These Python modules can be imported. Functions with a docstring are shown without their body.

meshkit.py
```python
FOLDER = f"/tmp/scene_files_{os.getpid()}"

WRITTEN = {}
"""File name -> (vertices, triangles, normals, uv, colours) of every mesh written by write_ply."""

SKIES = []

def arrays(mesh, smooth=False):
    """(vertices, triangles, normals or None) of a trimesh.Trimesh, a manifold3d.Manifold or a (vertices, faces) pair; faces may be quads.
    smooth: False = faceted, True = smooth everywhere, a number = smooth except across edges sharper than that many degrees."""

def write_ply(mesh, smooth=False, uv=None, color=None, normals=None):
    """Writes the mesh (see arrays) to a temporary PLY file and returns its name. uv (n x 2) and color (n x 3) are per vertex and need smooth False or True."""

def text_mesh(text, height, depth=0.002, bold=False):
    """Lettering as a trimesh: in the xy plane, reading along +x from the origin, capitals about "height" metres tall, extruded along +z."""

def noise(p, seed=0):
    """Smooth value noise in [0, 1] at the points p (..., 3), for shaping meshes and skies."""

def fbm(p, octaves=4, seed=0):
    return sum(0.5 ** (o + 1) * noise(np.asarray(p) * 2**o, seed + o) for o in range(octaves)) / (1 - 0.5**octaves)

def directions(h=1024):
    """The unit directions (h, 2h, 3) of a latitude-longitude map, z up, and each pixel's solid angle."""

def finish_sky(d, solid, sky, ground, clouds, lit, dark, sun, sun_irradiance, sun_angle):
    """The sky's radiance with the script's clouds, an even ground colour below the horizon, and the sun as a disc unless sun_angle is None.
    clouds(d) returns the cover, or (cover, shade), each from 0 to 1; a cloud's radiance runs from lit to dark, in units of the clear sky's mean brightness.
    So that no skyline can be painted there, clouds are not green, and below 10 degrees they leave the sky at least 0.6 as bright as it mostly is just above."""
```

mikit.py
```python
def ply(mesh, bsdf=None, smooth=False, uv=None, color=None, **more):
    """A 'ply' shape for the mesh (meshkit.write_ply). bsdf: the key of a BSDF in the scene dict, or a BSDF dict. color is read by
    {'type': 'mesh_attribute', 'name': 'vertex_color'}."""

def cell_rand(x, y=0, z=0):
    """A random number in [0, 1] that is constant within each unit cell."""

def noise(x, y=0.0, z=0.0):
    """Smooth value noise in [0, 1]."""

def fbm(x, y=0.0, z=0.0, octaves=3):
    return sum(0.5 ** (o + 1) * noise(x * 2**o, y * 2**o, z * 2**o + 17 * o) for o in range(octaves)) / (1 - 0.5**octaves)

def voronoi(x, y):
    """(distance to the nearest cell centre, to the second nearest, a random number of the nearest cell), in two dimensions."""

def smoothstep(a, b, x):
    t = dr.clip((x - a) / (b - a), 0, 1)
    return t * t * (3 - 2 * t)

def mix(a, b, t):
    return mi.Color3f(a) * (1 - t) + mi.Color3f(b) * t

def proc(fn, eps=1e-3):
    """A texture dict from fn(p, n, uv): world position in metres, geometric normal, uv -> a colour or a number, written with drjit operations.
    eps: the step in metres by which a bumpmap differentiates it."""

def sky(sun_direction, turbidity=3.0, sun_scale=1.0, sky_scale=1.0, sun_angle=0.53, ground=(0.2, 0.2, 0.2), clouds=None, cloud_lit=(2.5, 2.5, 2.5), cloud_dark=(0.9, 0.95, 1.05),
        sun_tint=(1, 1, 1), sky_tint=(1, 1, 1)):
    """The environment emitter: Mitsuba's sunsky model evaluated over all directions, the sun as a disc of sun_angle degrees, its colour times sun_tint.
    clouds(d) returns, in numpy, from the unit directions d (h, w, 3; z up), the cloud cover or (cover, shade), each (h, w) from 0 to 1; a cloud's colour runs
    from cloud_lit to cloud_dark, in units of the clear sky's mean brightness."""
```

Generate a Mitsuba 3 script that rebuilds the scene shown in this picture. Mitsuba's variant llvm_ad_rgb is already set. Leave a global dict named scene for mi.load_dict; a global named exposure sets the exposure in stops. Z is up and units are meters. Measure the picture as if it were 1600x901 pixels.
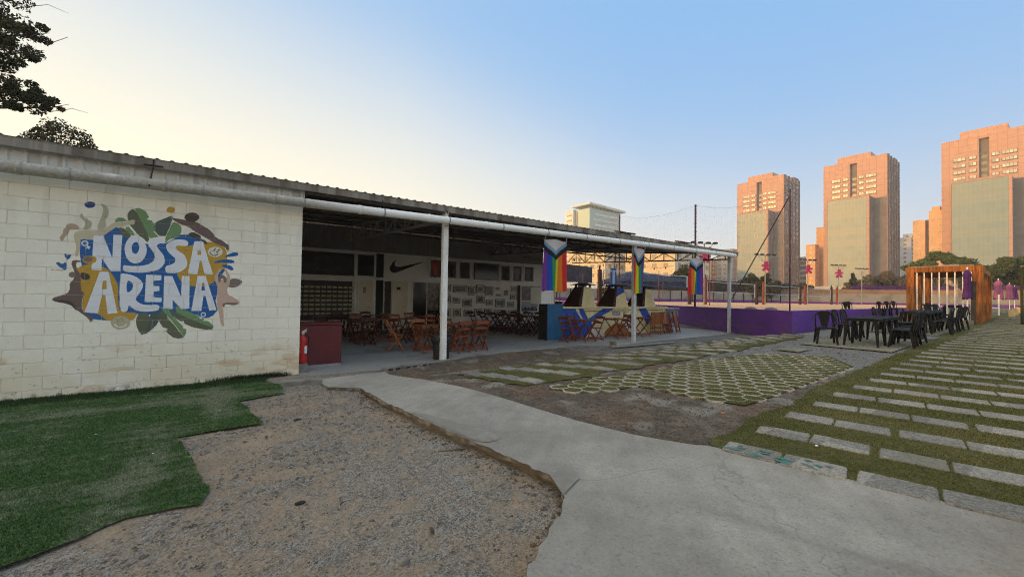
import math, random
import numpy as np
import drjit as dr
import mitsuba as mi
import mikit, meshkit
from mikit import proc, noise, fbm, voronoi, cell_rand, smoothstep, mix
from shapely.geometry import Polygon, box as sbox, LineString
from shapely.ops import unary_union
import shapely
import trimesh
T = mi.ScalarTransform4f
rng = np.random.default_rng(7)
random.seed(7)
PI = math.pi

# ------------------------------------------------------------------ camera, sky, exposure
YAW, PITCH, ROLL, EYE = 0.9297, 0.0199, 0.0151, np.array([0, 0, 1.6])
fw = np.array([math.cos(YAW) * math.cos(PITCH), math.sin(YAW) * math.cos(PITCH), math.sin(PITCH)])
rt = np.array([math.sin(YAW), -math.cos(YAW), 0])
up = np.cross(rt, fw)
up_r = up * math.cos(ROLL) - rt * math.sin(ROLL)
scene = {'type': 'scene', 'haze_medium': {'type': 'homogeneous', 'albedo': {'type': 'rgb', 'value': [.96, .95, .94]}, 'sigma_t': .00055}}
labels = {}
scene['camera'] = {'type': 'perspective', 'medium': {'type': 'ref', 'id': 'haze_medium'}, 'fov': 2 * math.degrees(math.atan(800 / 645.0)), 'fov_axis': 'x',
                   'near_clip': 0.05, 'far_clip': 4000.0,
                   'to_world': T().look_at(origin=EYE.tolist(), target=(EYE + fw).tolist(), up=up_r.tolist())}
SUN = np.array([-1.0, 0.32, 0.105])
def evening(d):
    """The whole sky as thin evening haze: pale gold low towards the sun, blue away from it and upwards, then paler overhead to lift the shade."""
    s = SUN / np.linalg.norm(SUN); el = np.degrees(np.arcsin(np.clip(d[..., 2], -1, 1)))
    az = np.degrees(np.arccos(np.clip((d[..., :2] @ s[:2]) / (np.linalg.norm(d[..., :2], axis=-1) * np.linalg.norm(s[:2]) + 1e-9), -1, 1)))
    e0 = np.interp(az, [0, 51, 94, 110, 127, 143, 180], [20, 10, 2, -4, -11, -14, -17])
    t = .028 * (el - e0); t = np.where(t < .12, .12 * np.exp(np.minimum(t - .12, 0) / .12), t); t = np.where(t > .8, 1 - .2 * np.exp(-(np.maximum(t, .8) - .8) / .2), t); up_ = np.clip((el - 33) / 40, 0, 1); up_ = up_ * up_ * (3 - 2 * up_)
    t = t * (1 - up_) + .36 * up_  # unseen sky overhead made paler to brighten the shaded wall and ground
    ang = np.degrees(np.arccos(np.clip(d @ s, -1, 1)))
    return 1 - .85 * np.exp(-(ang / 32) ** 2), np.clip(t, 0, 1)
scene['sky'] = mikit.sky(SUN.tolist(), turbidity=5.0, sun_scale=.36, sky_scale=1.0, sun_tint=(1.0, .95, .86), clouds=evening, cloud_lit=(1.80, 1.58, 1.08), cloud_dark=(.31, .66, 1.15))
exposure = 4.22

# ------------------------------------------------------------------ registry
counts = {}
def num(key):
    if key not in counts:
        counts[key] = 0
        return key
    counts[key] += 1
    return f'{key}_{counts[key]:03d}'

def thing(name, label, cat, group=None):
    k = num(name)
    labels[k] = {'label': label, 'category': cat}
    if group: labels[k]['group'] = group
    return k

def put(key, mesh, mat, smooth=False, to=None, **kw):
    """One entry of the scene under exactly this key."""
    d = mikit.ply(mesh, mat, smooth, **kw)
    if to is not None: d['to_world'] = to
    scene[key] = d
    return key

def part(parent, name, mesh, mat, smooth=False, label=None, kind=None, **kw):
    k = num(parent + '__' + name)
    put(k, mesh, mat, smooth, **kw)
    if label or kind:
        labels[k] = {}
        if label: labels[k]['label'] = label
        if kind: labels[k]['kind'] = kind
    return k

def structure(name, mesh, mat, smooth=False, label=None, kind='structure', **kw):
    k = num(name)
    put(k, mesh, mat, smooth, **kw)
    labels[k] = {'kind': kind}
    if label: labels[k]['label'] = label
    return k

def proto(parts):
    """parts: list of (suffix, mesh, mat, smooth) -> ply dicts shared between copies."""
    return [(s, mikit.ply(m, b, sm)) for s, m, b, sm in parts]

def copy(root, pr, x, y, z, rz=0, s=1.0, tilt=None, mats=None):
    t = T().translate([float(x), float(y), float(z)]).rotate([0, 0, 1], math.degrees(rz))
    if tilt: t = t @ T().rotate(tilt[0], tilt[1])
    if s != 1: t = t @ T().scale(s)
    for suf, d in pr:
        e = {**d, 'to_world': t}
        if mats and suf in mats: e['bsdf'] = {'type': 'ref', 'id': mats[suf]}
        scene[root + '__' + suf] = e

# ------------------------------------------------------------------ meshes
BF = np.array([[0, 2, 3], [0, 3, 1], [4, 5, 7], [4, 7, 6], [0, 1, 5], [0, 5, 4], [2, 6, 7], [2, 7, 3], [0, 4, 6], [0, 6, 2], [1, 3, 7], [1, 7, 5]])
def B(x0, x1, y0, y1, z0, z1):
    v = np.array([[x, y, z] for z in (z0, z1) for y in (y0, y1) for x in (x0, x1)], float)
    return v, BF.copy()
def CB(cx, cy, cz, sx, sy, sz): return B(cx - sx / 2, cx + sx / 2, cy - sy / 2, cy + sy / 2, cz - sz / 2, cz + sz / 2)
def cat(*ms):
    ms = [m for m in (ms[0] if len(ms) == 1 and isinstance(ms[0], list) else ms)]
    vs, fs, o = [], [], 0
    for v, f in ms:
        vs.append(v); fs.append(np.asarray(f) + o); o += len(v)
    return np.vstack(vs), np.vstack(fs)
def mv(m, x=0, y=0, z=0): return m[0] + np.array([x, y, z]), m[1]
def rotm(axis, a):
    axis = np.array(axis, float) / np.linalg.norm(axis); K = np.array([[0, -axis[2], axis[1]], [axis[2], 0, -axis[0]], [-axis[1], axis[0], 0]])
    return np.eye(3) + math.sin(a) * K + (1 - math.cos(a)) * K @ K
def rot(m, axis, a, o=(0, 0, 0)):
    o = np.array(o); return (m[0] - o) @ rotm(axis, a).T + o, m[1]
def tube(pts, r, n=6, cap=True):
    """Tube along a polyline; r a number or one per point."""
    p = np.array(pts, float); r = np.broadcast_to(np.asarray(r, float), len(p))
    d = np.gradient(p, axis=0); d /= np.linalg.norm(d, axis=1, keepdims=True) + 1e-12
    ref = np.array([0, 0, 1.0]) if abs(d[0][2]) < .9 else np.array([1.0, 0, 0])
    vs, fs = [], []
    for i in range(len(p)):
        a = np.cross(d[i], ref); a /= np.linalg.norm(a) + 1e-12; b = np.cross(d[i], a)
        t = np.arange(n) / n * 2 * PI
        vs.append(p[i] + r[i] * (np.cos(t)[:, None] * a + np.sin(t)[:, None] * b))
    k = np.arange(n)
    for i in range(len(p) - 1):
        q = i * n + k; w = i * n + (k + 1) % n
        fs += [np.stack([q, q + n, w + n], 1), np.stack([q, w + n, w], 1)]
    v = np.vstack(vs)
    if cap:
        c0, c1 = len(v), len(v) + 1; v = np.vstack([v, p[0], p[-1]]); L = (len(p) - 1) * n
        fs += [np.stack([k * 0 + c0, k, (k + 1) % n], 1), np.stack([k * 0 + c1, L + (k + 1) % n, L + k], 1)]
    return v, np.vstack(fs)
def bar(p, q, w, h=None, upv=(0, 0, 1)):
    """Rectangular bar from p to q, w across, h along up."""
    p, q = np.array(p, float), np.array(q, float); h = h or w
    d = (q - p) / np.linalg.norm(q - p); u = np.array(upv, float)
    if abs(d @ u) > .98: u = np.array([1.0, 0, 0])
    s = np.cross(d, u); s /= np.linalg.norm(s); u = np.cross(s, d)
    v = np.array([o + s * w / 2 * a + u * h / 2 * b for o in (p, q) for b in (-1, 1) for a in (-1, 1)])
    return v, np.array([[0, 2, 3], [0, 3, 1], [4, 5, 7], [4, 7, 6], [0, 1, 5], [0, 5, 4], [2, 6, 7], [2, 7, 3], [0, 4, 6], [0, 6, 2], [1, 3, 7], [1, 7, 5]])[:, ::-1]
def ext(poly, depth, plane='xz', at=0.0):
    """Extruded shapely polygon: 'xz' -> in the plane y = at, thickness towards -y; 'xy' -> up from z = at; 'yz' -> plane x = at towards -x."""
    out = []
    for g in getattr(poly, 'geoms', [poly]):
        if g.is_empty or g.geom_type != 'Polygon' or g.area < 1e-6: continue
        m = trimesh.creation.extrude_polygon(g, depth, engine='earcut')
        v, f = np.array(m.vertices), np.array(m.faces)
        if plane == 'xz': v, f = np.stack([v[:, 0], at - v[:, 2], v[:, 1]], 1), f
        elif plane == 'yz': v = np.stack([at - v[:, 2], v[:, 0], v[:, 1]], 1); f = f[:, ::-1]
        else: v = v + [0, 0, at]
        out.append((v, f))
    return cat(out)
def grid(xs, ys, zf):
    X, Y = np.meshgrid(xs, ys); v = np.stack([X, Y, zf(X, Y)], -1).reshape(-1, 3)
    nx, ny = len(xs), len(ys); i = (np.arange(ny - 1)[:, None] * nx + np.arange(nx - 1)).ravel()
    return v, np.vstack([np.stack([i, i + 1, i + nx + 1], 1), np.stack([i, i + nx + 1, i + nx], 1)])
def rbox(x0, x1, y0, y1, z0, z1, c):
    """Box with chamfered edges (convex hull)."""
    pts = []
    for x, sx in ((x0, 1), (x1, -1)):
        for y, sy in ((y0, 1), (y1, -1)):
            for z, sz in ((z0, 1), (z1, -1)):
                pts += [(x + sx * c, y + sy * c, z), (x + sx * c, y, z + sz * c), (x, y + sy * c, z + sz * c)]
    h = trimesh.convex.convex_hull(np.array(pts)); return np.array(h.vertices), np.array(h.faces)
def hull(pts):
    h = trimesh.convex.convex_hull(np.array(pts, float)); return np.array(h.vertices), np.array(h.faces)
def lathe(prof, n=16):
    m = trimesh.creation.revolve(np.array(prof, float), sections=n); return np.array(m.vertices), np.array(m.faces)
ICO = trimesh.creation.icosphere(subdivisions=2, radius=1)
def ell(c, r): return np.array(ICO.vertices) * np.array(r) + np.array(c), np.array(ICO.faces)
def chaikin(p, k):
    p = np.array(p, float)
    for _ in range(k):
        q = np.roll(p, -1, 0); p = np.stack([.75 * p + .25 * q, .25 * p + .75 * q], 1).reshape(-1, 2)
    return p

# ------------------------------------------------------------------ the lie of the land
def ss(a, b, x):
    t = np.clip((x - a) / (b - a), 0, 1); return t * t * (3 - 2 * t)
def G(X, Y):
    X = np.asarray(X, float); Y = np.asarray(Y, float)
    L = .17 + .017 * np.clip(X, -10, 45) + .005 * np.clip(Y, -10, 10); Fp = .007 * np.clip(X, 0, 20)
    w = np.maximum(ss(8.3, 4.5, Y) * ss(-2, 5, X), ss(18.5, 26, X))
    return Fp + (L - Fp) * w
def g(x, y): return float(G(x, y))
def scatter_tris(P, up_h, w, lean, yaw=None):
    """One upright triangle (a blade) at each point."""
    n = len(P); a = rng.uniform(0, 2 * PI, n); d = np.stack([np.cos(a), np.sin(a), np.zeros(n)], 1)
    l = rng.normal(0, 1, (n, 2)) * lean
    tip = P + np.stack([l[:, 0], l[:, 1], np.broadcast_to(up_h, n) * rng.uniform(.6, 1.25, n)], 1)
    W = np.broadcast_to(w, n)[:, None] * .5
    v = np.stack([P - d * W, P + d * W, tip], 1).reshape(-1, 3)
    return v, np.arange(3 * n).reshape(-1, 3)
OCT = np.array([[1, 0, 0], [-1, 0, 0], [0, 1, 0], [0, -1, 0], [0, 0, 1], [0, 0, -1.0]]); OF = np.array([[0, 2, 4], [2, 1, 4], [1, 3, 4], [3, 0, 4], [2, 0, 5], [1, 2, 5], [3, 1, 5], [0, 3, 5]])
CUBEV = np.array([[x, y, z] for z in (-1, 1) for y in (-1, 1) for x in (-1, 1)], float) * .62
PEB = np.vstack([OCT, CUBEV]); PEBF = np.array(trimesh.convex.convex_hull(PEB).faces); PEB = np.array(trimesh.convex.convex_hull(PEB).vertices)
def pebbles(P, S, shape='oct'):
    """A stone at each point P with half-size S."""
    V, F_ = (OCT, OF) if shape == 'oct' else (PEB, PEBF)
    n, k = len(P), len(V); a = rng.uniform(0, 2 * PI, n); c, s = np.cos(a), np.sin(a)
    J = V[None] * rng.uniform(.6, 1.3, (n, k, 1)) * (S[:, None, None] * np.stack([rng.uniform(.7, 1.4, n), rng.uniform(.6, 1.1, n), rng.uniform(.4, .8, n)], 1)[:, None, :])
    X = J[..., 0] * c[:, None] - J[..., 1] * s[:, None]; Y = J[..., 0] * s[:, None] + J[..., 1] * c[:, None]
    v = np.stack([X, Y, J[..., 2]], -1) + P[:, None, :]
    return v.reshape(-1, 3), (F_[None] + (np.arange(n) * k)[:, None, None]).reshape(-1, 3)
def in_poly(poly, pts): return shapely.contains_xy(poly, pts[:, 0], pts[:, 1])

# ------------------------------------------------------------------ materials
def ts(d): return {'type': 'twosided', 'bsdf': d}
def pr(color, rough=.8, metallic=0.0, spec=.3, **k):
    c = {'type': 'rgb', 'value': list(color)} if isinstance(color, (tuple, list)) else proc(color)
    return {'type': 'principled', 'base_color': c, 'roughness': rough, 'metallic': metallic, 'specular': spec, **k}
def mat(key, color, rough=.8, metallic=0.0, spec=.3, bump=None, bs=1.0, eps=1e-3, **k):
    d = pr(color, rough, metallic, spec, **k)
    if bump is not None: d = {'type': 'bumpmap', 'arbitrary': proc(bump, eps), 'scale': bs, 'bsdf': d}
    scene[key] = ts(d); return key
def wear(base, dirt, fx=1.5, amt=.5, lo=.45, hi=.75, fine=18.0, vary=.12):
    """A colour with grime in patches and fine variation."""
    def f(p, n, uv):
        a = fbm(p.x * fx + 3.1, p.y * fx, p.z * fx, octaves=4); b = noise(p.x * fine, p.y * fine, p.z * fine)
        return mix(base, dirt, smoothstep(lo, hi, a) * amt) * (1 - vary + 2 * vary * b)
    return f
def woodf(base, dark, axis='x', fr=1.0):
    def f(p, n, uv):
        q = [p.x, p.y, p.z]; k = 'xyz'.index(axis); s = [3.0 if i == k else 42.0 for i in range(3)]
        a = fbm(q[0] * s[0] * fr, q[1] * s[1] * fr, q[2] * s[2] * fr, octaves=3)
        b = noise(p.x * 2.3, p.y * 2.3, p.z * 2.3)
        return mix(base, dark, smoothstep(.35, .75, a)) * (.75 + .5 * b)
    return f

def f_ground(p, n, uv):
    a = fbm(p.x * .9 + 5, p.y * .9, 0.0, octaves=4); b = fbm(p.x * 4.3, p.y * 4.3 + 9, 0.0, octaves=3)
    grit = noise(p.x * 75 + p.y * 20, p.y * 75 - p.x * 20); grit2 = noise(p.x * 31, p.y * 31, 4.0); grit3 = noise(p.x * 170 - p.y * 60, p.y * 170 + p.x * 60)
    gravel = mix((.06, .056, .050), (.315, .29, .258), smoothstep(.15, .85, grit * .35 + grit2 * .15 + grit3 * .5))
    soil = mix((.19, .142, .10), (.275, .213, .152), b) * (.68 + .3 * grit + .4 * grit3)
    near = smoothstep(3.4, 1.2, p.y + .35 * p.x) * .16
    c = mix(gravel, soil, smoothstep(.29, .66, a * .45 + b * .35 + noise(p.x * 15, p.y * 15, 2.0) * .2 + near))
    # to the right of the path: dark damp soil with grey grit
    dark = mix((.045, .035, .027), (.165, .138, .108), grit * .45 + grit2 * .35 + smoothstep(.45, .7, b) * .3)
    red = mix(dark, (.16, .09, .06), smoothstep(.5, .7, fbm(p.x * 1.3, p.y * 1.3, 2.0)) * .35); red = mix(red, (.24, .225, .20), smoothstep(.58, .75, fbm(p.x * 2.1 + 3, p.y * 2.6, 6.0, octaves=4)) * .6)
    c = mix(c, red, smoothstep(2.6, 3.1, p.x) * smoothstep(9.8, 9.3, p.y))
    # dusty grey lane further out
    lane = mix((.10, .10, .095), (.19, .185, .175), grit * .5 + b * .5)
    c = mix(c, lane, smoothstep(7.5, 10.5, p.x))
    grass = mix((.075, .075, .035), (.14, .125, .07), b)
    c = mix(c, grass, smoothstep(20, 26, p.x) * .8)
    return mix(c, (.12, .12, .09), smoothstep(70, 120, p.x))
def f_groundb(p, n, uv): return noise(p.x * 48, p.y * 48) * .6 + noise(p.x * 110, p.y * 110) * .4 + fbm(p.x * 7, p.y * 7) * 1.5
mat('m_ground', f_ground, .95, spec=.15, bump=f_groundb, bs=.008, eps=4e-3)
def f_stone(p, n, uv):
    r = cell_rand(p.x * 22, p.y * 22, 0)
    return mix(mix((.08, .075, .068), (.29, .265, .235), r), (.25, .195, .14), smoothstep(.72, .95, noise(p.x * 9, p.y * 9)) * .7) * (.8 + .4 * noise(p.x * 90, p.y * 90, p.z * 90))
mat('m_stone', f_stone, .9)
def f_path(p, n, uv):
    a = fbm(p.x * 1.1, p.y * 1.1 + 3, 0.0, octaves=4); b = fbm(p.x * 6, p.y * 6, octaves=3); s = noise(p.x * 70, p.y * 70); s2 = noise(p.x * 210, p.y * 210)
    big = fbm(p.x * .45 + 2, p.y * .6, 3.0, octaves=5); streak = noise((p.x * .8 + p.y * .6) * 1.6, (p.y * .8 - p.x * .6) * 14.0)
    c = mix((.11, .10, .085), (.46, .43, .38), a * .35 + b * .25 + big * .4) * (.74 + .2 * s + .24 * s2 + .14 * streak)
    rx = p.x * .8 + p.y * .6; ry = p.y * .8 - p.x * .6
    spots = smoothstep(.70, .80, fbm(rx * 75 + 2 * b, ry * 60 + 2 * a, 5.0, octaves=2)) * .4
    c = mix(c, (.12, .115, .105), spots)
    u, w, r = voronoi(p.x * .42 + .35 * b, p.y * .42 + .35 * a)
    crack = smoothstep(.008, .0, w - u) * smoothstep(.35, .6, noise(p.x * .9, p.y * .9, 8.0))
    c = mix(c, (.10, .098, .09), crack * .32)
    damp = smoothstep(.45, .75, fbm(rx * .9 + 9, ry * .9, 4.0)) * .3; band = smoothstep(.10, .0, dr.abs(p.x - 2.95 + .32 * (p.y - .6) + .1 * b)) * smoothstep(1.7, 1.2, p.y) * .35; damp = dr.maximum(damp, band)
    return mix(c, (.15, .135, .115), damp)
def f_pathb(p, n, uv): return fbm(p.x * 9, p.y * 9) * 1.2 + noise(p.x * 85, p.y * 85) * .35
mat('m_path', f_path, .88, bump=f_pathb, bs=.006, eps=4e-3)
def f_paths(p, n, uv):
    b = fbm(p.x * 9, p.y * 9, p.z * 30); return mix((.06, .043, .03), (.20, .165, .12), b) * (.8 + .4 * noise(p.x * 60, p.y * 60, p.z * 60))
mat('m_path_edge', f_paths, .95, bump=lambda p, n, uv: fbm(p.x * 14, p.y * 14, p.z * 14), bs=.02, eps=3e-3)
mat('m_patch', wear((.205, .19, .165), (.28, .26, .225), 5, .7), .9)
def f_slab(p, n, uv):
    a = fbm(p.x * .7, p.y * .7, octaves=4); s = noise(p.x * 30, p.y * 30)
    c = mix((.25, .24, .225), (.40, .385, .35), a * .9) * (.88 + .24 * s)
    seam = smoothstep(.03, .0, dr.abs(p.y - 9.95 - .1 * fbm(p.x, 3.0))) * .5
    return mix(c, (.13, .12, .11), dr.maximum(seam, smoothstep(.6, .75, fbm(p.x * 1.6, p.y * 1.6 + 20)) * .4))
mat('m_slab', f_slab, .55, spec=.35, bump=lambda p, n, uv: fbm(p.x * 5, p.y * 5), bs=.01)
mat('m_kerb', wear((.22, .208, .185), (.11, .097, .078), 4, .7), .9, bump=lambda p, n, uv: noise(p.x * 60, p.y * 60, p.z * 60), bs=.006)
def f_lawn(p, n, uv):
    a = fbm(p.x * 1.3, p.y * 1.3, octaves=3); b = noise(p.x * 22, p.y * 22)
    c = mix((.06, .066, .022), (.125, .115, .05), b * .6 + a * .4)
    return mix(c, (.17, .14, .085), smoothstep(.55, .75, fbm(p.x * .6, p.y * .6 + 7)) * .5)
mat('m_lawn', f_lawn, .95, spec=.1, bump=lambda p, n, uv: noise(p.x * 40, p.y * 40) + noise(p.x * 90, p.y * 90) * .5, bs=.02, eps=4e-3)
def f_blade(p, n, uv):
    a = noise(p.x * 1.7, p.y * 1.7); b = cell_rand(p.x * 60, p.y * 60, 1)
    return mix(mix((.078, .094, .028), (.140, .145, .048), b), (.25, .205, .095), smoothstep(.45, .8, a) * .45)
mat('m_blade', f_blade, .8, spec=.15)
def f_paver(p, n, uv):
    r = cell_rand(p.x * 1.05, p.y * 2.2, 3); s = noise(p.x * 120, p.y * 120); s2 = noise(p.x * 48, p.y * 48)
    c = mix((.155, .146, .13), (.29, .268, .23), r) * (.42 + .66 * s + .42 * s2)
    return mix(c, (.16, .15, .08), smoothstep(.58, .78, fbm(p.x * 3, p.y * 3)) * .35)
mat('m_paver', f_paver, .92, bump=lambda p, n, uv: noise(p.x * 110, p.y * 110) + noise(p.x * 50, p.y * 50), bs=.005, eps=3e-3)
def f_turf(p, n, uv):
    a = fbm(p.x * 2.2, p.y * 2.2 + 4, octaves=4); b = cell_rand(p.x * 90, p.y * 90, 2); w = noise(p.x * 14, p.y * 5)
    c = mix((.042, .088, .026), (.10, .168, .056), b)
    seam = smoothstep(.28, .05, dr.abs(p.x + .38 - .1 * (p.y - 5))) * smoothstep(5.9, 5.2, p.y) + smoothstep(.25, .05, dr.abs(p.y - 7.55 + .06 * p.x)) + smoothstep(.3, .06, dr.abs(p.x - .22)) * smoothstep(6.0, 6.3, p.y)
    st = noise(p.x * 3.2 + p.y * .5, p.y * 17); fine = noise(p.x * 26, p.y * 60)
    dust = smoothstep(.44, .80, a * .36 + w * .12 + st * .28 + fine * .24 + seam * .22)
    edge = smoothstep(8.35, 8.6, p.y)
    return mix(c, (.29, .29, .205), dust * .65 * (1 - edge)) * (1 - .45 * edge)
mat('m_turf', f_turf, .85, spec=.2)
def f_sand(p, n, uv):
    a = fbm(p.x * .5, p.y * .5); b = noise(p.x * 9, p.y * 9)
    return mix((.40, .255, .15), (.58, .385, .24), a * .6 + b * .4)
mat('m_sand', f_sand, .95, spec=.1, bump=lambda p, n, uv: fbm(p.x * 3, p.y * 3) + .3 * noise(p.x * 14, p.y * 14), bs=.1, eps=.02)

def f_block(p, n, uv):
    k = dr.floor((3.33 - p.z) * 5); o = .2 * (k - 2 * dr.floor(k * .5)); r = cell_rand((p.x + 2.27 + o) * 2.5, k, 5)
    a = fbm(p.x * 1.2, p.z * 1.2, octaves=4); s = noise(p.x * 45, p.z * 45); s2 = noise(p.x * 130, p.z * 130, p.y * 130)
    c = mix((.80, .755, .635), (.88, .845, .735), r * .6 + a * .4) * (.94 + .07 * s + .05 * s2)
    low = smoothstep(.95, .1, p.z) * smoothstep(.35, .6, a + .12); c = mix(c, (.66, .56, .36), low * .55)
    rust = smoothstep(.60, .72, fbm(p.x * 2.2 + 7, p.z * 5.5)) * smoothstep(1.0, .3, p.z); c = mix(c, (.55, .36, .18), rust * .5)
    rx = p.x * .8 + p.z * .6; rz = p.z * .8 - p.x * .6; mould = smoothstep(.50, .72, fbm(rx * 9, rz * 9, octaves=4)) * smoothstep(.20, .04, p.z + .12 * fbm(p.x * 3, 2.0)); c = mix(c, (.09, .075, .045), mould * .85)
    pit = smoothstep(.78, .84, fbm(rx * 24, rz * 24, 3.0, octaves=2)) * smoothstep(1.3, .3, p.z); c = mix(c, (.25, .21, .15), pit * .45)
    top = smoothstep(2.95, 3.3, p.z); c = mix(c, (.72, .62, .42), top * .45)
    drip = smoothstep(.6, .75, noise(p.x * 9, p.z * .8)) * smoothstep(2.0, 3.2, p.z); return mix(c, (.5, .46, .36), drip * .25)
mat('m_block', f_block, .75, bump=lambda p, n, uv: fbm(p.x * 30, p.z * 30, p.y * 30, octaves=3) + .5 * noise(p.x * 6, p.z * 6), bs=.004, eps=2e-3)
mat('m_joint', wear((.70, .66, .55), (.36, .31, .23), 2.2, .8, lo=.5, hi=.7), .9)
MUR = dict(blue=(.022, .115, .34), darkblue=(.018, .055, .22), ochre=(.50, .30, .045), green=(.17, .29, .13), darkgreen=(.125, .135, .085), slate=(.085, .115, .10), white=(.74, .76, .80),
           greybrown=(.20, .165, .14), beige=(.56, .49, .35), olivebeige=(.46, .43, .30), tan=(.45, .34, .24), brown=(.155, .105, .095), darkbrown=(.075, .055, .05), pink=(.58, .40, .31), cream=(.72, .67, .56))
for k, c in MUR.items(): mat('m_mural_' + k, wear(c, tuple(.75 * x + .06 for x in c), 2.5, .35, fine=60, vary=.06), .65)
def f_clad(p, n, uv):
    a = fbm(p.x * 2, p.z * 1.0, octaves=3); c = mix((.60, .62, .63), (.74, .75, .75), a)
    return mix(c, (.25, .22, .17), smoothstep(.55, .8, noise(p.x * 13, p.z * 1.2)) * .35)
mat('m_clad', f_clad, .5, spec=.4)
def f_roof(p, n, uv):
    a = fbm(p.x * 3, p.y * .7, octaves=3); c = mix((.17, .15, .125), (.29, .265, .23), a) * (.8 + .4 * noise(p.x * 38, p.z * 3))
    return mix(c, (.09, .065, .045), smoothstep(.5, .8, noise(p.x * 7, p.y * .9)) * .6)
mat('m_roof', f_roof, .7, spec=.3)
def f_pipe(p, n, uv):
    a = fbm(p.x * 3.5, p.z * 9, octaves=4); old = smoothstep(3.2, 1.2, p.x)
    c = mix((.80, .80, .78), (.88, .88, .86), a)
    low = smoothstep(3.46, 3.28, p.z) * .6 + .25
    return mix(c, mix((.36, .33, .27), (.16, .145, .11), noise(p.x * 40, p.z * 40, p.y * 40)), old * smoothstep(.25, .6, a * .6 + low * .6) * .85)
mat('m_pipe', f_pipe, .45, spec=.4)
mat('m_white', wear((.82, .82, .80), (.58, .56, .51), 3, .3, fine=40), .5, spec=.4)
mat('m_postmetal', wear((.56, .58, .60), (.35, .33, .30), 4, .4), .45, spec=.4)
mat('m_truss', wear((.055, .05, .05), (.12, .085, .06), 5, .5), .6)
mat('m_trusslight', wear((.34, .33, .31), (.2, .17, .14), 5, .5), .6)
mat('m_wallwhite', wear((.80, .78, .72), (.62, .59, .53), .8, .5), .7)
mat('m_trim', wear((.78, .765, .72), (.6, .57, .52), 2, .4), .6)
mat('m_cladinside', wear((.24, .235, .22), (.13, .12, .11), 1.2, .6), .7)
mat('m_door', wear((.68, .60, .45), (.55, .46, .33), 2, .4), .55)
mat('m_black', wear((.018, .018, .019), (.04, .038, .036), 4, .5), .5, spec=.4)
mat('m_blackmatt', wear((.02, .02, .021), (.045, .043, .04), 4, .5), .85)
mat('m_screen', (.006, .006, .008), .12, spec=.5)
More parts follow.
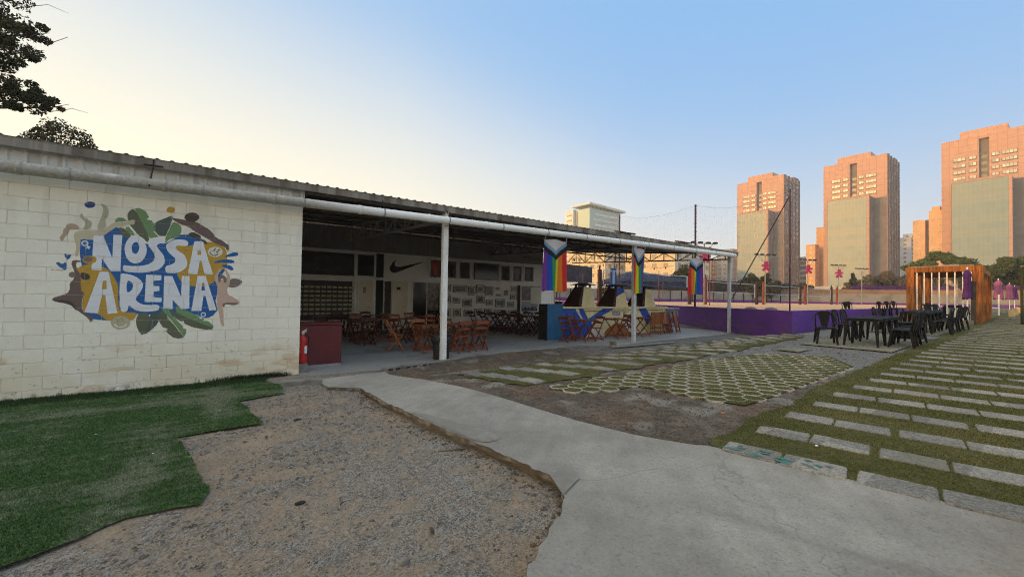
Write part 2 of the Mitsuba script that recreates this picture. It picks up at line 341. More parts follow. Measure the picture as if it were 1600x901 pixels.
mat('m_card', wear((.50, .42, .25), (.36, .28, .15), 9, .6), .7)
mat('m_redcounter', wear((.13, .016, .02), (.07, .012, .014), 1.3, .6), .45, spec=.4)
mat('m_red', wear((.46, .018, .016), (.30, .015, .012), 5, .4), .3, spec=.5)
mat('m_bluecounter', wear((.02, .12, .27), (.03, .16, .32), 1.2, .6, fine=6), .5, spec=.4)
mat('m_bluepaint', wear((.028, .095, .44), (.022, .07, .32), 2, .5), .6)
mat('m_creampaint', wear((.80, .69, .38), (.66, .56, .30), 2, .5), .65)
mat('m_orangepaint', wear((.42, .17, .05), (.30, .12, .04), 2, .5), .65)
mat('m_whitepaint', wear((.66, .66, .64), (.5, .48, .44), 2, .5), .65)
mat('m_brownpad_shade', wear((.045, .017, .016), (.03, .013, .012), 3, .5), .6)  # net post pads, and shade painted onto the chimney flanks
def f_purple(p, n, uv):
    a = fbm(p.x * 1.1, p.y * 1.1, p.z * 1.5, octaves=4); c = mix((.075, .02, .18), (.15, .045, .32), a)
    c = c * (.9 + .2 * noise(p.x * 30, p.y * 30, p.z * 30))
    return mix(c, (.13, .10, .085), smoothstep(.45, .7, fbm(p.x * 3, p.y * 3, p.z * 6)) * smoothstep(1.0, .2, p.z) * .7)
mat('m_purple', f_purple, .65, bump=lambda p, n, uv: fbm(p.x * 8, p.y * 8, p.z * 8), bs=.01)
mat('m_wood_chair', woodf((.27, .068, .024), (.12, .028, .012), 'x'), .45, spec=.4)
mat('m_wood_dark', woodf((.10, .028, .016), (.05, .014, .010), 'x'), .45, spec=.4)
mat('m_wood_light', woodf((.42, .14, .042), (.24, .07, .022), 'z'), .4, spec=.5)
def f_perg(p, n, uv):
    a = fbm(p.x * 25, p.y * 25, p.z * 2.2, octaves=3); b = noise(p.x * 1.5, p.y * 1.5, p.z * 1.2)
    return mix((.34, .125, .028), (.15, .050, .014), smoothstep(.3, .7, a)) * (.7 + .6 * b)
mat('m_pergola', f_perg, .7)
mat('m_plastic', wear((.008, .008, .009), (.016, .016, .017), 3, .5), .55, spec=.15)
def f_flag(p, n, uv):
    u, v = uv.x, uv.y            # v = 0 at the hoist (top), 1 at the fly
    cols = [(.52, .02, .025), (.62, .17, .015), (.62, .50, .02), (.02, .24, .07), (.015, .06, .36), (.15, .03, .24)]
    c = mi.Color3f(cols[5])
    for i in range(4, -1, -1): c = dr.select(u < (i + 1) / 6.0, mi.Color3f(cols[i]), c)
    d = v + dr.abs(u - .5) * .46   # chevron distance
    for lim, col in ((.41, (.012, .012, .013)), (.325, (.085, .035, .018)), (.305, (.10, .36, .55)), (.25, (.55, .28, .33)), (.22, (.60, .58, .60))):
        c = dr.select(d < lim, mi.Color3f(col), c)
    return c * (.9 + .2 * noise(p.x * 200, p.z * 200))
scene['m_flag'] = ts({'type': 'principled', 'base_color': proc(f_flag), 'roughness': .7, 'specular': .25, 'sheen': .3})
mat('m_umbrella', wear((.06, .018, .13), (.09, .032, .18), 3, .6), .8)
mat('m_umbrellapink', wear((.33, .11, .24), (.24, .08, .22), 3, .6), .8)
mat('m_pinkfig', wear((.36, .028, .13), (.26, .02, .10), 3, .4), .6)
mat('m_polepurple', (.045, .016, .05), .5)
mat('m_polered', wear((.20, .05, .03), (.10, .03, .02), 3, .5), .6)
mat('m_netband', (.40, .50, .62), .6)
mat('m_lip', wear((.20, .182, .155), (.085, .068, .05), 7, .9, lo=.35, hi=.6), .95)
mat('m_backing', wear((.10, .10, .105), (.16, .155, .15), 3, .5), .7)  # dark grey backing inside the shirt frames
mat('m_net', (.03, .03, .035), .8)
mat('m_netblue', (.04, .09, .26), .8)
mat('m_steel', wear((.50, .50, .50), (.35, .34, .33), 4, .4), .32, metallic=.8)
mat('m_steelgrey', wear((.28, .29, .29), (.18, .18, .18), 3, .4), .5, metallic=.3)
mat('m_concretewall', wear((.27, .265, .255), (.15, .14, .125), .6, .7, fine=6), .9)
mat('m_brickwall', wear((.27, .185, .12), (.16, .11, .075), .7, .7, fine=5), .9)
mat('m_tarp', wear((.014, .02, .045), (.03, .04, .075), .4, .6, fine=3), .8)
mat('m_greymetal', wear((.30, .31, .32), (.2, .2, .2), 1, .4), .6)
def f_pink(p, n, uv):
    j = dr.maximum(smoothstep(.12, .03, dr.abs(p.z / 3.05 - dr.round(p.z / 3.05)) * 3.05), smoothstep(.12, .03, dr.abs(p.y / 3.0 - dr.round(p.y / 3.0)) * 3.0))
    r = cell_rand(p.y / 1.5, p.z / 1.5, p.x / 6.0)
    return mix((.46, .278, .215), (.50, .305, .238), r) * (1 - .27 * j)
mat('m_pinktile', f_pink, .75)
mat('m_greytile', wear((.17, .155, .16), (.13, .115, .12), .1, .5, fine=.6), .75)
def f_glassw(p, n, uv):
    gy = dr.abs(p.y / 1.45 - dr.round(p.y / 1.45)) * 1.45; gz = dr.abs(p.z / 3.05 - dr.round(p.z / 3.05)) * 3.05
    r = cell_rand(p.y / 1.45 + .5, p.z / 3.05 + .5, 2)
    c = mix((.155, .25, .285), (.18, .275, .31), r)
    c = mix(c, (.22, .28, .28), smoothstep(.55, .75, cell_rand(7.0, p.z / 3.05 + .5, 1)) * .5)
    return mix(c, (.12, .19, .21), dr.maximum(smoothstep(.12, .04, gy), smoothstep(.16, .05, gz)) * .4)
mat('m_curtain', f_glassw, .35, spec=.3)
mat('m_window', (.10, .105, .11), .12, spec=.7, metallic=.2)
mat('m_winlit', wear((.42, .41, .38), (.22, .22, .22), .3, .9, fine=.7), .2, spec=.6)
def bands(wall, win, fl=3.0, bay=3.2, wfrac=.45, hfrac=.5):
    def f(p, n, uv):
        h = p.x + p.y; a = p.z / fl - dr.floor(p.z / fl); b = h / bay - dr.floor(h / bay)
        w = smoothstep(.25, .3, a) * smoothstep(.25 + hfrac + .05, .25 + hfrac, a) * smoothstep(.15, .2, b) * smoothstep(.15 + wfrac + .05, .15 + wfrac, b)
        return mix(wall, win, w)
    return f
mat('m_cream_bldg', wear((.72, .60, .42), (.62, .51, .36), .05, .6, fine=.3), .8)
mat('m_office', wear((.72, .73, .72), (.64, .65, .64), .05, .5, fine=.3), .7)
mat('m_officeglass', (.42, .56, .53), .25, spec=.6)
mat('m_softwin', (.30, .28, .24), .3, spec=.5)
mat('m_orange_bldg', wear((.66, .43, .26), (.58, .37, .22), .05, .6, fine=.3), .8)
mat('m_grey_bldg', wear((.50, .51, .54), (.42, .42, .45), .05, .6, fine=.3), .8)
mat('m_white_bldg', wear((.56, .57, .60), (.45, .46, .49), .05, .6, fine=.3), .8)
mat('m_bark', wear((.075, .055, .04), (.12, .095, .07), 4, .6), .95)
def leaf(key, c1, c2, fx=2.0):
    def f(p, n, uv): return mix(c1, c2, cell_rand(p.x * fx, p.y * fx, p.z * fx) * .6 + .4 * noise(p.x * .5, p.y * .5, p.z * .5))
    scene[key] = {'type': 'principledthin', 'base_color': proc(f), 'roughness': .6, 'diff_trans': .6, 'specular': .2} if False else ts({'type': 'principled', 'base_color': proc(f), 'roughness': .7, 'specular': .2})
leaf('m_leaf', (.04, .07, .022), (.085, .11, .04)); leaf('m_leafdark', (.022, .032, .014), (.05, .058, .026)); leaf('m_leafgrey', (.085, .075, .05), (.15, .125, .085)); leaf('m_leafbright', (.06, .11, .03), (.12, .16, .05))
mat('m_palewood', wear((.50, .36, .19), (.38, .26, .13), 3, .6), .8)
mat('m_dirtclod', wear((.12, .085, .055), (.06, .045, .035), 6, .6), .95)
mat('m_twig', (.14, .105, .075), .9)
mat('m_litter', (.75, .76, .76), .7)
mat('m_teal', wear((.045, .19, .165), (.14, .17, .155), 22, .9, lo=.35, hi=.6), .9)
mat('m_gridconcrete', wear((.44, .42, .36), (.26, .24, .18), 2.5, .7, fine=30), .9)
mat('m_pad', wear((.17, .16, .12), (.10, .10, .055), 3, .8, fine=26, vary=.35), .95)
mat('m_glow', (.5, .5, .48), .4)
def f_photo(p, n, uv):
    a = fbm(p.x * 9, p.z * 9, 1.0, octaves=4); r = cell_rand(p.x * 1.7, p.z * 1.9, 4); r2 = cell_rand(p.x * 1.7, p.z * 1.9, 9)
    dk = mix((.05, .055, .06), (.10, .07, .055), r); lt = mix((.15, .155, .155), (.26, .17, .11), r2)
    return mix(dk, lt, smoothstep(.35, .65, a))
mat('m_photo', f_photo, .25, spec=.5)
MURAL = [
 ('blue_field','blue',0,[(-1.531,2.391),(-1.467,2.378),(-1.388,2.385),(-1.285,2.449),(-1.138,2.606),(-1.099,2.597),(-1.01,2.476),(-0.771,2.374),(-0.525,2.41),(-0.383,2.521),(-0.345,2.567),(-0.26,2.58),(-0.23,2.576),(-0.101,2.522),(-0.016,2.456),(0.122,2.257),(0.326,2.041),(0.17,1.782),(0.19,1.692),(0.193,1.571),(0.169,1.45),(0.206,1.284),(0.147,1.194),(0.076,1.147),(0.004,1.148),(-0.104,1.212),(-0.407,1.173),(-0.826,1.236),(-1.209,1.131),(-1.362,1.157),(-1.457,1.25),(-1.489,1.452),(-1.507,1.982),(-1.53,2.137)],[]),
 ('yellow_field','ochre',1,[(-1.556,1.927),(-1.503,1.975),(-1.411,2.014),(-1.326,1.979),(-1.239,1.957),(-1.179,1.885),(-1.118,1.766),(-1.087,1.659),(-1.09,1.428),(-1.06,1.266),(-0.837,1.25),(-0.925,1.093),(-1.16,1.119),(-1.209,1.133),(-1.317,1.248),(-1.457,1.256),(-1.491,1.348),(-1.481,1.492),(-1.511,1.595),(-1.511,1.752),(-1.555,1.893),(-1.566,1.971)],[]),
 ('yellow_field','ochre',1,[(-0.402,2.37),(-0.346,2.39),(-0.232,2.378),(-0.152,2.421),(-0.151,2.414),(0.032,2.475),(0.092,2.488),(0.216,2.446),(0.292,2.392),(0.32,2.271),(0.326,2.026),(0.214,1.996),(0.143,1.872),(0.151,1.781),(0.062,1.726),(-0.01,1.702),(-0.122,1.691),(-0.198,1.704),(-0.315,1.773),(-0.356,1.851),(-0.374,1.908),(-0.313,1.949),(-0.246,2.011),(-0.238,2.128),(-0.285,2.213),(-0.378,2.293)],[]),
 ('leaf','darkgreen',1,[(-1.013,2.792),(-1.009,2.847),(-0.97,2.914),(-0.93,2.92),(-0.876,2.823),(-0.82,2.677),(-0.731,2.469),(-0.761,2.389),(-0.815,2.468),(-0.868,2.497),(-0.932,2.594),(-0.984,2.664)],[]),
 ('leaf','green',0,[(-0.93,2.934),(-0.869,2.949),(-0.794,2.904),(-0.75,2.818),(-0.781,2.772),(-0.717,2.766),(-0.689,2.706),(-0.66,2.596),(-0.702,2.577),(-0.67,2.567),(-0.625,2.5),(-0.731,2.469),(-0.82,2.677),(-0.876,2.823)],[]),
 ('leaf','green',1,[(-1.156,2.705),(-1.132,2.756),(-1.093,2.77),(-1.042,2.754),(-1.011,2.716),(-1.115,2.694),(-1.155,2.686)],[]),
 ('leaf','darkgreen',1,[(-1.108,2.609),(-1.043,2.603),(-0.949,2.482),(-1.009,2.435),(-1.06,2.485),(-1.102,2.549)],[]),
 ('leaf','green',1,[(-1.043,2.61),(-0.994,2.636),(-0.962,2.591),(-0.909,2.5),(-0.96,2.488)],[]),
 ('leaf','slate',0,[(-0.684,2.707),(-0.653,2.753),(-0.47,2.876),(-0.447,2.85),(-0.487,2.672),(-0.539,2.523),(-0.615,2.516),(-0.67,2.595)],[]),
 ('leaf','green',1,[(-0.446,2.778),(-0.378,2.757),(-0.331,2.704),(-0.329,2.602),(-0.383,2.51),(-0.483,2.486),(-0.538,2.395),(-0.538,2.509),(-0.487,2.643)],[]),
 ('leaf','darkgreen',1,[(-0.832,1.257),(-0.701,1.234),(-0.717,1.039),(-0.776,0.867),(-0.829,0.945),(-0.863,1.043),(-0.87,1.14)],[]),
 ('leaf','slate',1,[(-0.691,1.262),(-0.563,1.275),(-0.586,1.106),(-0.621,1.022),(-0.776,0.867),(-0.727,1.011)],[]),
 ('leaf','darkgreen',0,[(-0.563,1.289),(-0.495,1.189),(-0.392,1.044),(-0.252,0.822),(-0.331,0.804),(-0.398,0.829),(-0.455,0.888),(-0.495,0.94),(-0.468,0.974),(-0.534,1.005),(-0.58,1.091),(-0.594,1.219)],[]),
 ('leaf','green',0,[(-0.576,1.36),(-0.537,1.332),(-0.465,1.296),(-0.407,1.187),(-0.338,1.1),(-0.268,1.011),(-0.278,0.975),(-0.227,0.966),(-0.225,0.893),(-0.252,0.829),(-0.335,0.97),(-0.427,1.116),(-0.53,1.26)],[]),
 ('leaf','green',0,[(-0.371,1.36),(-0.268,1.287),(-0.222,1.279),(-0.044,1.167),(0.016,1.129),(0.005,1.084),(0.029,1.099),(0.077,1.09),(0.151,1.013),(0.152,0.976),(0.018,1.032),(-0.137,1.117),(-0.265,1.185),(-0.369,1.259)],[]),
 ('leaf','darkgreen',0,[(-0.454,1.296),(-0.41,1.295),(-0.369,1.252),(-0.254,1.178),(-0.125,1.109),(0.018,1.032),(0.152,0.976),(0.129,0.946),(0.032,0.945),(-0.134,0.992),(-0.251,1.054),(-0.263,1.105),(-0.297,1.092),(-0.366,1.144)],[]),
 ('leaf','greybrown',1,[(0.374,1.85),(0.483,1.855),(0.576,1.803),(0.512,1.724),(0.436,1.686),(0.346,1.696),(0.371,1.743)],[]),
 ('letter','white',0,[(-1.388,2.465),(-1.286,2.475),(-1.17,2.109),(-1.167,2.483),(-1.064,2.487),(-1.072,1.912),(-1.185,1.906),(-1.289,2.101),(-1.286,1.914),(-1.399,1.915)],[]),
 ('letter','white',1,[(-0.919,2.499),(-0.857,2.478),(-0.803,2.413),(-0.77,2.332),(-0.763,2.249),(-0.786,2.149),(-0.826,2.077),(-0.887,2.041),(-0.949,2.055),(-0.996,2.107),(-1.023,2.187),(-1.035,2.282),(-1.022,2.365),(-0.989,2.444),(-0.954,2.482)],[[(-0.901,2.397),(-0.87,2.379),(-0.856,2.325),(-0.862,2.255),(-0.886,2.204),(-0.912,2.196),(-0.938,2.221),(-0.95,2.289),(-0.941,2.352),(-0.921,2.385)]]),
 ('letter','white',2,[(-0.756,2.403),(-0.726,2.455),(-0.657,2.486),(-0.538,2.488),(-0.538,2.392),(-0.59,2.401),(-0.633,2.382),(-0.643,2.343),(-0.603,2.275),(-0.553,2.208),(-0.529,2.11),(-0.549,2.037),(-0.601,1.963),(-0.665,1.937),(-0.759,1.905),(-0.874,1.896),(-0.976,1.901),(-1.041,1.916),(-1.047,2.015),(-0.978,2.001),(-0.876,2.001),(-0.762,2.025),(-0.69,2.078),(-0.657,2.151),(-0.666,2.214),(-0.705,2.281),(-0.749,2.348)],[]),
 ('letter','white',2,[(-0.524,2.381),(-0.482,2.435),(-0.416,2.478),(-0.326,2.493),(-0.234,2.473),(-0.234,2.378),(-0.346,2.385),(-0.402,2.37),(-0.401,2.327),(-0.344,2.274),(-0.274,2.228),(-0.238,2.128),(-0.241,2.04),(-0.291,1.964),(-0.358,1.916),(-0.447,1.905),(-0.526,1.913),(-0.524,2.027),(-0.472,2.041),(-0.417,2.073),(-0.394,2.125),(-0.403,2.168),(-0.454,2.215),(-0.5,2.269),(-0.523,2.324)],[]),
 ('letter','white',0,[(-0.152,2.473),(-0.038,2.484),(0.124,1.909),(0.003,1.914),(-0.047,2.148),(-0.07,2.139),(-0.097,1.903),(-0.226,1.912)],[[(-0.102,2.315),(-0.06,2.318),(-0.049,2.247),(-0.106,2.24)]]),
 ('letter','white',0,[(-1.306,1.89),(-1.207,1.894),(-1.09,1.246),(-1.202,1.234),(-1.236,1.528),(-1.272,1.527),(-1.312,1.244),(-1.459,1.263)],[[(-1.265,1.754),(-1.229,1.759),(-1.221,1.622),(-1.279,1.616)]]),
 ('letter','white',2,[(-1.077,1.873),(-1.035,1.878),(-0.944,1.862),(-0.872,1.823),(-0.819,1.77),(-0.794,1.715),(-0.8,1.652),(-0.834,1.568),(-0.887,1.478),(-0.862,1.429),(-0.799,1.381),(-0.715,1.371),(-0.587,1.386),(-0.583,1.289),(-0.67,1.269),(-0.775,1.263),(-0.869,1.284),(-0.921,1.326),(-0.965,1.381),(-0.97,1.265),(-1.072,1.259)],[[(-0.992,1.77),(-0.952,1.758),(-0.918,1.711),(-0.917,1.649),(-0.943,1.594),(-0.992,1.563)]]),
 ('letter','white',0,[(-0.764,1.869),(-0.572,1.868),(-0.573,1.783),(-0.672,1.775),(-0.669,1.686),(-0.594,1.686),(-0.592,1.608),(-0.662,1.596),(-0.663,1.501),(-0.557,1.495),(-0.561,1.424),(-0.771,1.423)],[]),
 ('letter','white',0,[(-0.537,1.858),(-0.432,1.86),(-0.308,1.512),(-0.305,1.868),(-0.202,1.869),(-0.193,1.316),(-0.297,1.302),(-0.416,1.46),(-0.414,1.305),(-0.534,1.317)],[]),
 ('letter','white',0,[(-0.091,1.88),(0.019,1.882),(0.188,1.284),(0.084,1.277),(0.024,1.535),(-0.003,1.535),(-0.027,1.273),(-0.166,1.272)],[[(-0.029,1.763),(0.003,1.765),(0.016,1.631),(-0.034,1.624)]]),
 ('ball','darkblue',1,[(-1.381,2.928),(-1.383,2.912),(-1.391,2.897),(-1.404,2.884),(-1.421,2.874),(-1.439,2.869),(-1.458,2.869),(-1.474,2.874),(-1.488,2.883),(-1.496,2.896),(-1.499,2.91),(-1.497,2.926),(-1.489,2.941),(-1.476,2.954),(-1.46,2.964),(-1.442,2.969),(-1.423,2.969),(-1.406,2.965),(-1.393,2.956),(-1.384,2.943)],[]),
 ('ball','ochre',1,[(-0.422,2.981),(-0.424,2.964),(-0.432,2.948),(-0.444,2.934),(-0.459,2.924),(-0.477,2.92),(-0.494,2.92),(-0.51,2.925),(-0.523,2.935),(-0.531,2.949),(-0.534,2.965),(-0.532,2.982),(-0.524,2.997),(-0.512,3.011),(-0.497,3.021),(-0.479,3.026),(-0.462,3.026),(-0.446,3.02),(-0.433,3.01),(-0.425,2.997)],[]),
 ('heart','blue',1,[(-1.696,2.131),(-1.683,2.151),(-1.665,2.133),(-1.661,2.112),(-1.647,2.141),(-1.626,2.143),(-1.62,2.117),(-1.656,2.048),(-1.681,2.087)],[]),
 ('heart','blue',1,[(-1.776,1.998),(-1.763,2.015),(-1.737,2.009),(-1.711,1.983),(-1.688,2.016),(-1.664,2.005),(-1.663,1.96),(-1.672,1.885),(-1.726,1.931),(-1.766,1.973)],[]),
 ('splash','blue',1,[(0.271,2.225),(0.345,2.296),(0.446,2.335),(0.494,2.307),(0.474,2.264),(0.371,2.244)],[]),
 ('splash','blue',1,[(0.107,2.108),(0.173,2.162),(0.297,2.193),(0.411,2.188),(0.438,2.148),(0.4,2.119),(0.273,2.127)],[]),
 ('splash','blue',1,[(0.224,2.082),(0.312,2.099),(0.388,2.076),(0.425,2.024),(0.403,1.992),(0.351,2.012)],[]),
 ('figure','beige',1,[(-1.604,2.404),(-1.597,2.456),(-1.57,2.498),(-1.48,2.524),(-1.368,2.52),(-1.292,2.542),(-1.236,2.601),(-1.17,2.677),(-1.041,2.695),(-1.016,2.709),(-0.926,2.768),(-0.918,2.672),(-0.994,2.663),(-1.054,2.622),(-1.113,2.613),(-1.138,2.606),(-1.215,2.523),(-1.29,2.448),(-1.394,2.458),(-1.392,2.385),(-1.522,2.386),(-1.534,2.319),(-1.531,2.189),(-1.556,2.102),(-1.588,2.126),(-1.572,2.212),(-1.579,2.315)],[]),
 ('leg','olivebeige',1,[(-1.517,2.53),(-1.473,2.627),(-1.544,2.71),(-1.541,2.763),(-1.518,2.773),(-1.508,2.721),(-1.428,2.672),(-1.403,2.635),(-1.434,2.539)],[]),
 ('leg','olivebeige',1,[(-1.363,2.54),(-1.298,2.795),(-1.291,2.89),(-1.326,2.945),(-1.303,2.958),(-1.234,2.905),(-1.23,2.764),(-1.268,2.719),(-1.246,2.607),(-1.292,2.548)],[]),
 ('hair','tan',1,[(-1.688,2.537),(-1.685,2.583),(-1.645,2.607),(-1.591,2.607),(-1.55,2.572),(-1.544,2.534),(-1.607,2.514),(-1.648,2.516),(-1.659,2.45),(-1.702,2.381),(-1.714,2.329),(-1.741,2.345),(-1.751,2.389),(-1.717,2.444),(-1.714,2.509)],[]),
 ('figure','brown',1,[(-0.407,2.838),(-0.259,2.827),(-0.119,2.81),(-0.071,2.771),(0.05,2.702),(0.113,2.626),(0.151,2.562),(0.239,2.532),(0.303,2.462),(0.347,2.458),(0.346,2.35),(0.312,2.347),(0.292,2.407),(0.204,2.438),(0.104,2.482),(0.03,2.535),(-0.067,2.593),(-0.162,2.649),(-0.234,2.715),(-0.337,2.74),(-0.446,2.807),(-0.453,2.838)],[]),
 ('head','darkbrown',1,[(-0.092,2.898),(-0.096,2.872),(-0.111,2.848),(-0.133,2.827),(-0.161,2.812),(-0.193,2.804),(-0.224,2.804),(-0.253,2.812),(-0.276,2.827),(-0.29,2.848),(-0.296,2.872),(-0.292,2.897),(-0.278,2.922),(-0.256,2.942),(-0.228,2.958),(-0.197,2.966),(-0.165,2.966),(-0.136,2.958),(-0.113,2.943),(-0.098,2.923)],[]),
 ('leg','darkbrown',1,[(-0.253,2.581),(-0.185,2.635),(-0.103,2.604),(-0.054,2.557),(-0.077,2.525),(0.007,2.503),(0.039,2.438),(0.003,2.435),(-0.053,2.497),(-0.171,2.538)],[]),
 ('figure','brown',1,[(-1.621,2.014),(-1.596,2.057),(-1.514,2.053),(-1.509,2.034),(-1.572,2.023),(-1.56,1.914),(-1.537,1.881),(-1.513,1.83),(-1.507,1.596),(-1.469,1.557),(-1.473,1.518),(-1.49,1.478),(-1.491,1.322),(-1.457,1.256),(-1.362,1.176),(-1.37,1.124),(-1.393,1.101),(-1.408,1.164),(-1.54,1.296),(-1.568,1.322),(-1.605,1.381),(-1.651,1.4),(-1.783,1.431),(-1.805,1.456),(-1.784,1.488),(-1.68,1.528),(-1.624,1.58),(-1.627,1.722),(-1.579,1.762),(-1.582,1.892),(-1.602,1.943)],[]),
 ('leg','darkbrown',1,[(-1.805,1.45),(-1.714,1.451),(-1.634,1.441),(-1.579,1.4),(-1.531,1.296),(-1.558,1.296),(-1.605,1.381),(-1.774,1.425)],[]),
 ('head','greybrown',1,[(-1.566,1.834),(-1.567,1.82),(-1.572,1.807),(-1.58,1.797),(-1.591,1.79),(-1.602,1.787),(-1.614,1.789),(-1.625,1.795),(-1.633,1.805),(-1.639,1.817),(-1.641,1.831),(-1.639,1.845),(-1.634,1.858),(-1.626,1.868),(-1.616,1.875),(-1.605,1.878),(-1.593,1.876),(-1.582,1.87),(-1.573,1.861),(-1.568,1.848)],[]),
 ('hair','darkbrown',1,[(-1.518,1.869),(-1.472,1.871),(-1.416,1.841),(-1.41,1.775),(-1.469,1.753),(-1.511,1.778)],[]),
 ('racket','ochre',1,[(-1.344,2.077),(-1.348,2.057),(-1.358,2.037),(-1.376,2.022),(-1.398,2.011),(-1.422,2.006),(-1.447,2.008),(-1.469,2.016),(-1.486,2.029),(-1.498,2.047),(-1.502,2.067),(-1.499,2.087),(-1.488,2.106),(-1.471,2.122),(-1.45,2.133),(-1.425,2.138),(-1.401,2.136),(-1.378,2.129),(-1.36,2.115),(-1.349,2.098)],[]),
 ('racket_strings','greybrown',1,[(-1.389,2.081),(-1.392,2.068),(-1.399,2.055),(-1.41,2.045),(-1.424,2.039),(-1.44,2.036),(-1.455,2.037),(-1.47,2.042),(-1.481,2.05),(-1.489,2.061),(-1.491,2.074),(-1.489,2.087),(-1.482,2.099),(-1.471,2.109),(-1.457,2.116),(-1.442,2.12),(-1.426,2.119),(-1.411,2.114),(-1.4,2.105),(-1.392,2.094)],[]),
 ('figure','pink',1,[(0.232,2.043),(0.251,1.998),(0.191,1.919),(0.206,1.798),(0.243,1.83),(0.274,1.824),(0.294,1.786),(0.325,1.803),(0.329,1.91),(0.276,2.014),(0.281,2.061),(0.321,1.986),(0.373,1.896),(0.371,1.743),(0.334,1.68),(0.337,1.558),(0.44,1.513),(0.539,1.421),(0.495,1.374),(0.29,1.42),(0.273,1.344),(0.295,1.222),(0.292,1.085),(0.313,1.001),(0.263,0.995),(0.226,1.223),(0.178,1.435),(0.2,1.571),(0.19,1.722),(0.145,1.811),(0.142,1.902)],[]),
 ('hair','greybrown',1,[(0.193,1.843),(0.229,1.906),(0.278,1.908),(0.33,1.849),(0.319,1.772),(0.282,1.771),(0.274,1.846),(0.236,1.845),(0.232,1.769),(0.207,1.783)],[]),
 ('leg','greybrown',1,[(0.271,1.42),(0.539,1.418),(0.469,1.367),(0.392,1.374),(0.31,1.39),(0.305,1.336),(0.277,1.336)],[]),
 ('smiley','cream',1,[(0.254,2.32),(0.249,2.29),(0.234,2.263),(0.21,2.24),(0.18,2.225),(0.147,2.218),(0.114,2.22),(0.084,2.231),(0.06,2.25),(0.044,2.275),(0.038,2.303),(0.043,2.332),(0.057,2.359),(0.08,2.382),(0.11,2.398),(0.143,2.405),(0.176,2.403),(0.207,2.392),(0.231,2.373),(0.248,2.349)],[]),
 ('smile','greybrown',0,[(0.196,2.28),(0.186,2.264),(0.173,2.252),(0.158,2.243),(0.142,2.238),(0.125,2.237),(0.109,2.24),(0.094,2.247),(0.081,2.258),(0.07,2.272),(0.063,2.289),(0.058,2.307),(0.075,2.311),(0.078,2.297),(0.084,2.284),(0.093,2.273),(0.103,2.265),(0.115,2.259),(0.127,2.257),(0.14,2.257),(0.152,2.262),(0.164,2.269),(0.174,2.278),(0.182,2.29)],[]),
 ('eye','greybrown',0,[(0.108,2.324),(0.146,2.387),(0.163,2.381),(0.125,2.314)],[]),
 ('eye','greybrown',0,[(0.155,2.302),(0.2,2.373),(0.218,2.364),(0.172,2.291)],[]),
 ('smiley','olivebeige',1,[(-0.935,1.09),(-0.94,1.057),(-0.956,1.027),(-0.981,1.003),(-1.013,0.989),(-1.048,0.985),(-1.083,0.991),(-1.115,1.008),(-1.141,1.032),(-1.157,1.063),(-1.164,1.096),(-1.159,1.129),(-1.144,1.159),(-1.119,1.182),(-1.088,1.197),(-1.053,1.202),(-1.018,1.196),(-0.985,1.18),(-0.959,1.155),(-0.942,1.124)],[]),
 ('smile','cream',0,[(-0.972,1.074),(-0.978,1.055),(-0.988,1.038),(-1.002,1.025),(-1.019,1.016),(-1.037,1.011),(-1.057,1.011),(-1.076,1.016),(-1.093,1.026),(-1.108,1.039),(-1.119,1.056),(-1.127,1.075),(-1.108,1.079),(-1.102,1.065),(-1.094,1.052),(-1.082,1.042),(-1.069,1.035),(-1.055,1.031),(-1.041,1.031),(-1.026,1.035),(-1.014,1.042),(-1.004,1.052),(-0.996,1.064),(-0.992,1.078)],[]),
 ('eye','ochre',0,[(-1.103,1.161),(-1.091,1.161),(-1.078,1.103),(-1.091,1.101)],[]),
 ('eye','ochre',0,[(-1.048,1.173),(-1.036,1.173),(-1.012,1.105),(-1.024,1.097)],[]),
 ('female_sign','white',1,[(-1.441,2.324),(-1.443,2.31),(-1.448,2.297),(-1.457,2.286),(-1.468,2.279),(-1.481,2.275),(-1.493,2.277),(-1.505,2.282),(-1.514,2.291),(-1.52,2.303),(-1.522,2.316),(-1.521,2.33),(-1.515,2.343),(-1.507,2.354),(-1.495,2.361),(-1.483,2.365),(-1.47,2.363),(-1.459,2.358),(-1.45,2.349),(-1.444,2.337)],[[(-1.458,2.322),(-1.459,2.314),(-1.462,2.307),(-1.467,2.301),(-1.474,2.297),(-1.481,2.295),(-1.489,2.296),(-1.495,2.299),(-1.501,2.304),(-1.504,2.31),(-1.506,2.318),(-1.505,2.326),(-1.502,2.333),(-1.496,2.339),(-1.49,2.343),(-1.482,2.345),(-1.475,2.344),(-1.468,2.341),(-1.463,2.336),(-1.459,2.33)]]),
 ('female_sign','white',0,[(-1.463,2.289),(-1.452,2.298),(-1.438,2.275),(-1.422,2.279),(-1.417,2.264),(-1.431,2.257),(-1.426,2.234),(-1.437,2.228),(-1.447,2.251),(-1.469,2.233),(-1.476,2.248),(-1.455,2.266)],[]),
 ('female_sign','white',1,[(0.04,1.207),(0.039,1.195),(0.034,1.184),(0.025,1.175),(0.015,1.169),(0.003,1.168),(-0.009,1.17),(-0.019,1.176),(-0.028,1.185),(-0.034,1.196),(-0.036,1.208),(-0.034,1.221),(-0.029,1.232),(-0.021,1.24),(-0.011,1.246),(0.001,1.248),(0.013,1.246),(0.024,1.24),(0.033,1.231),(0.038,1.22)],[[(0.026,1.207),(0.025,1.2),(0.022,1.193),(0.017,1.188),(0.01,1.185),(0.003,1.184),(-0.005,1.185),(-0.011,1.189),(-0.017,1.194),(-0.02,1.201),(-0.022,1.208),(-0.021,1.215),(-0.018,1.222),(-0.012,1.227),(-0.006,1.23),(0.002,1.232),(0.009,1.23),(0.016,1.227),(0.021,1.221),(0.025,1.215)]]),
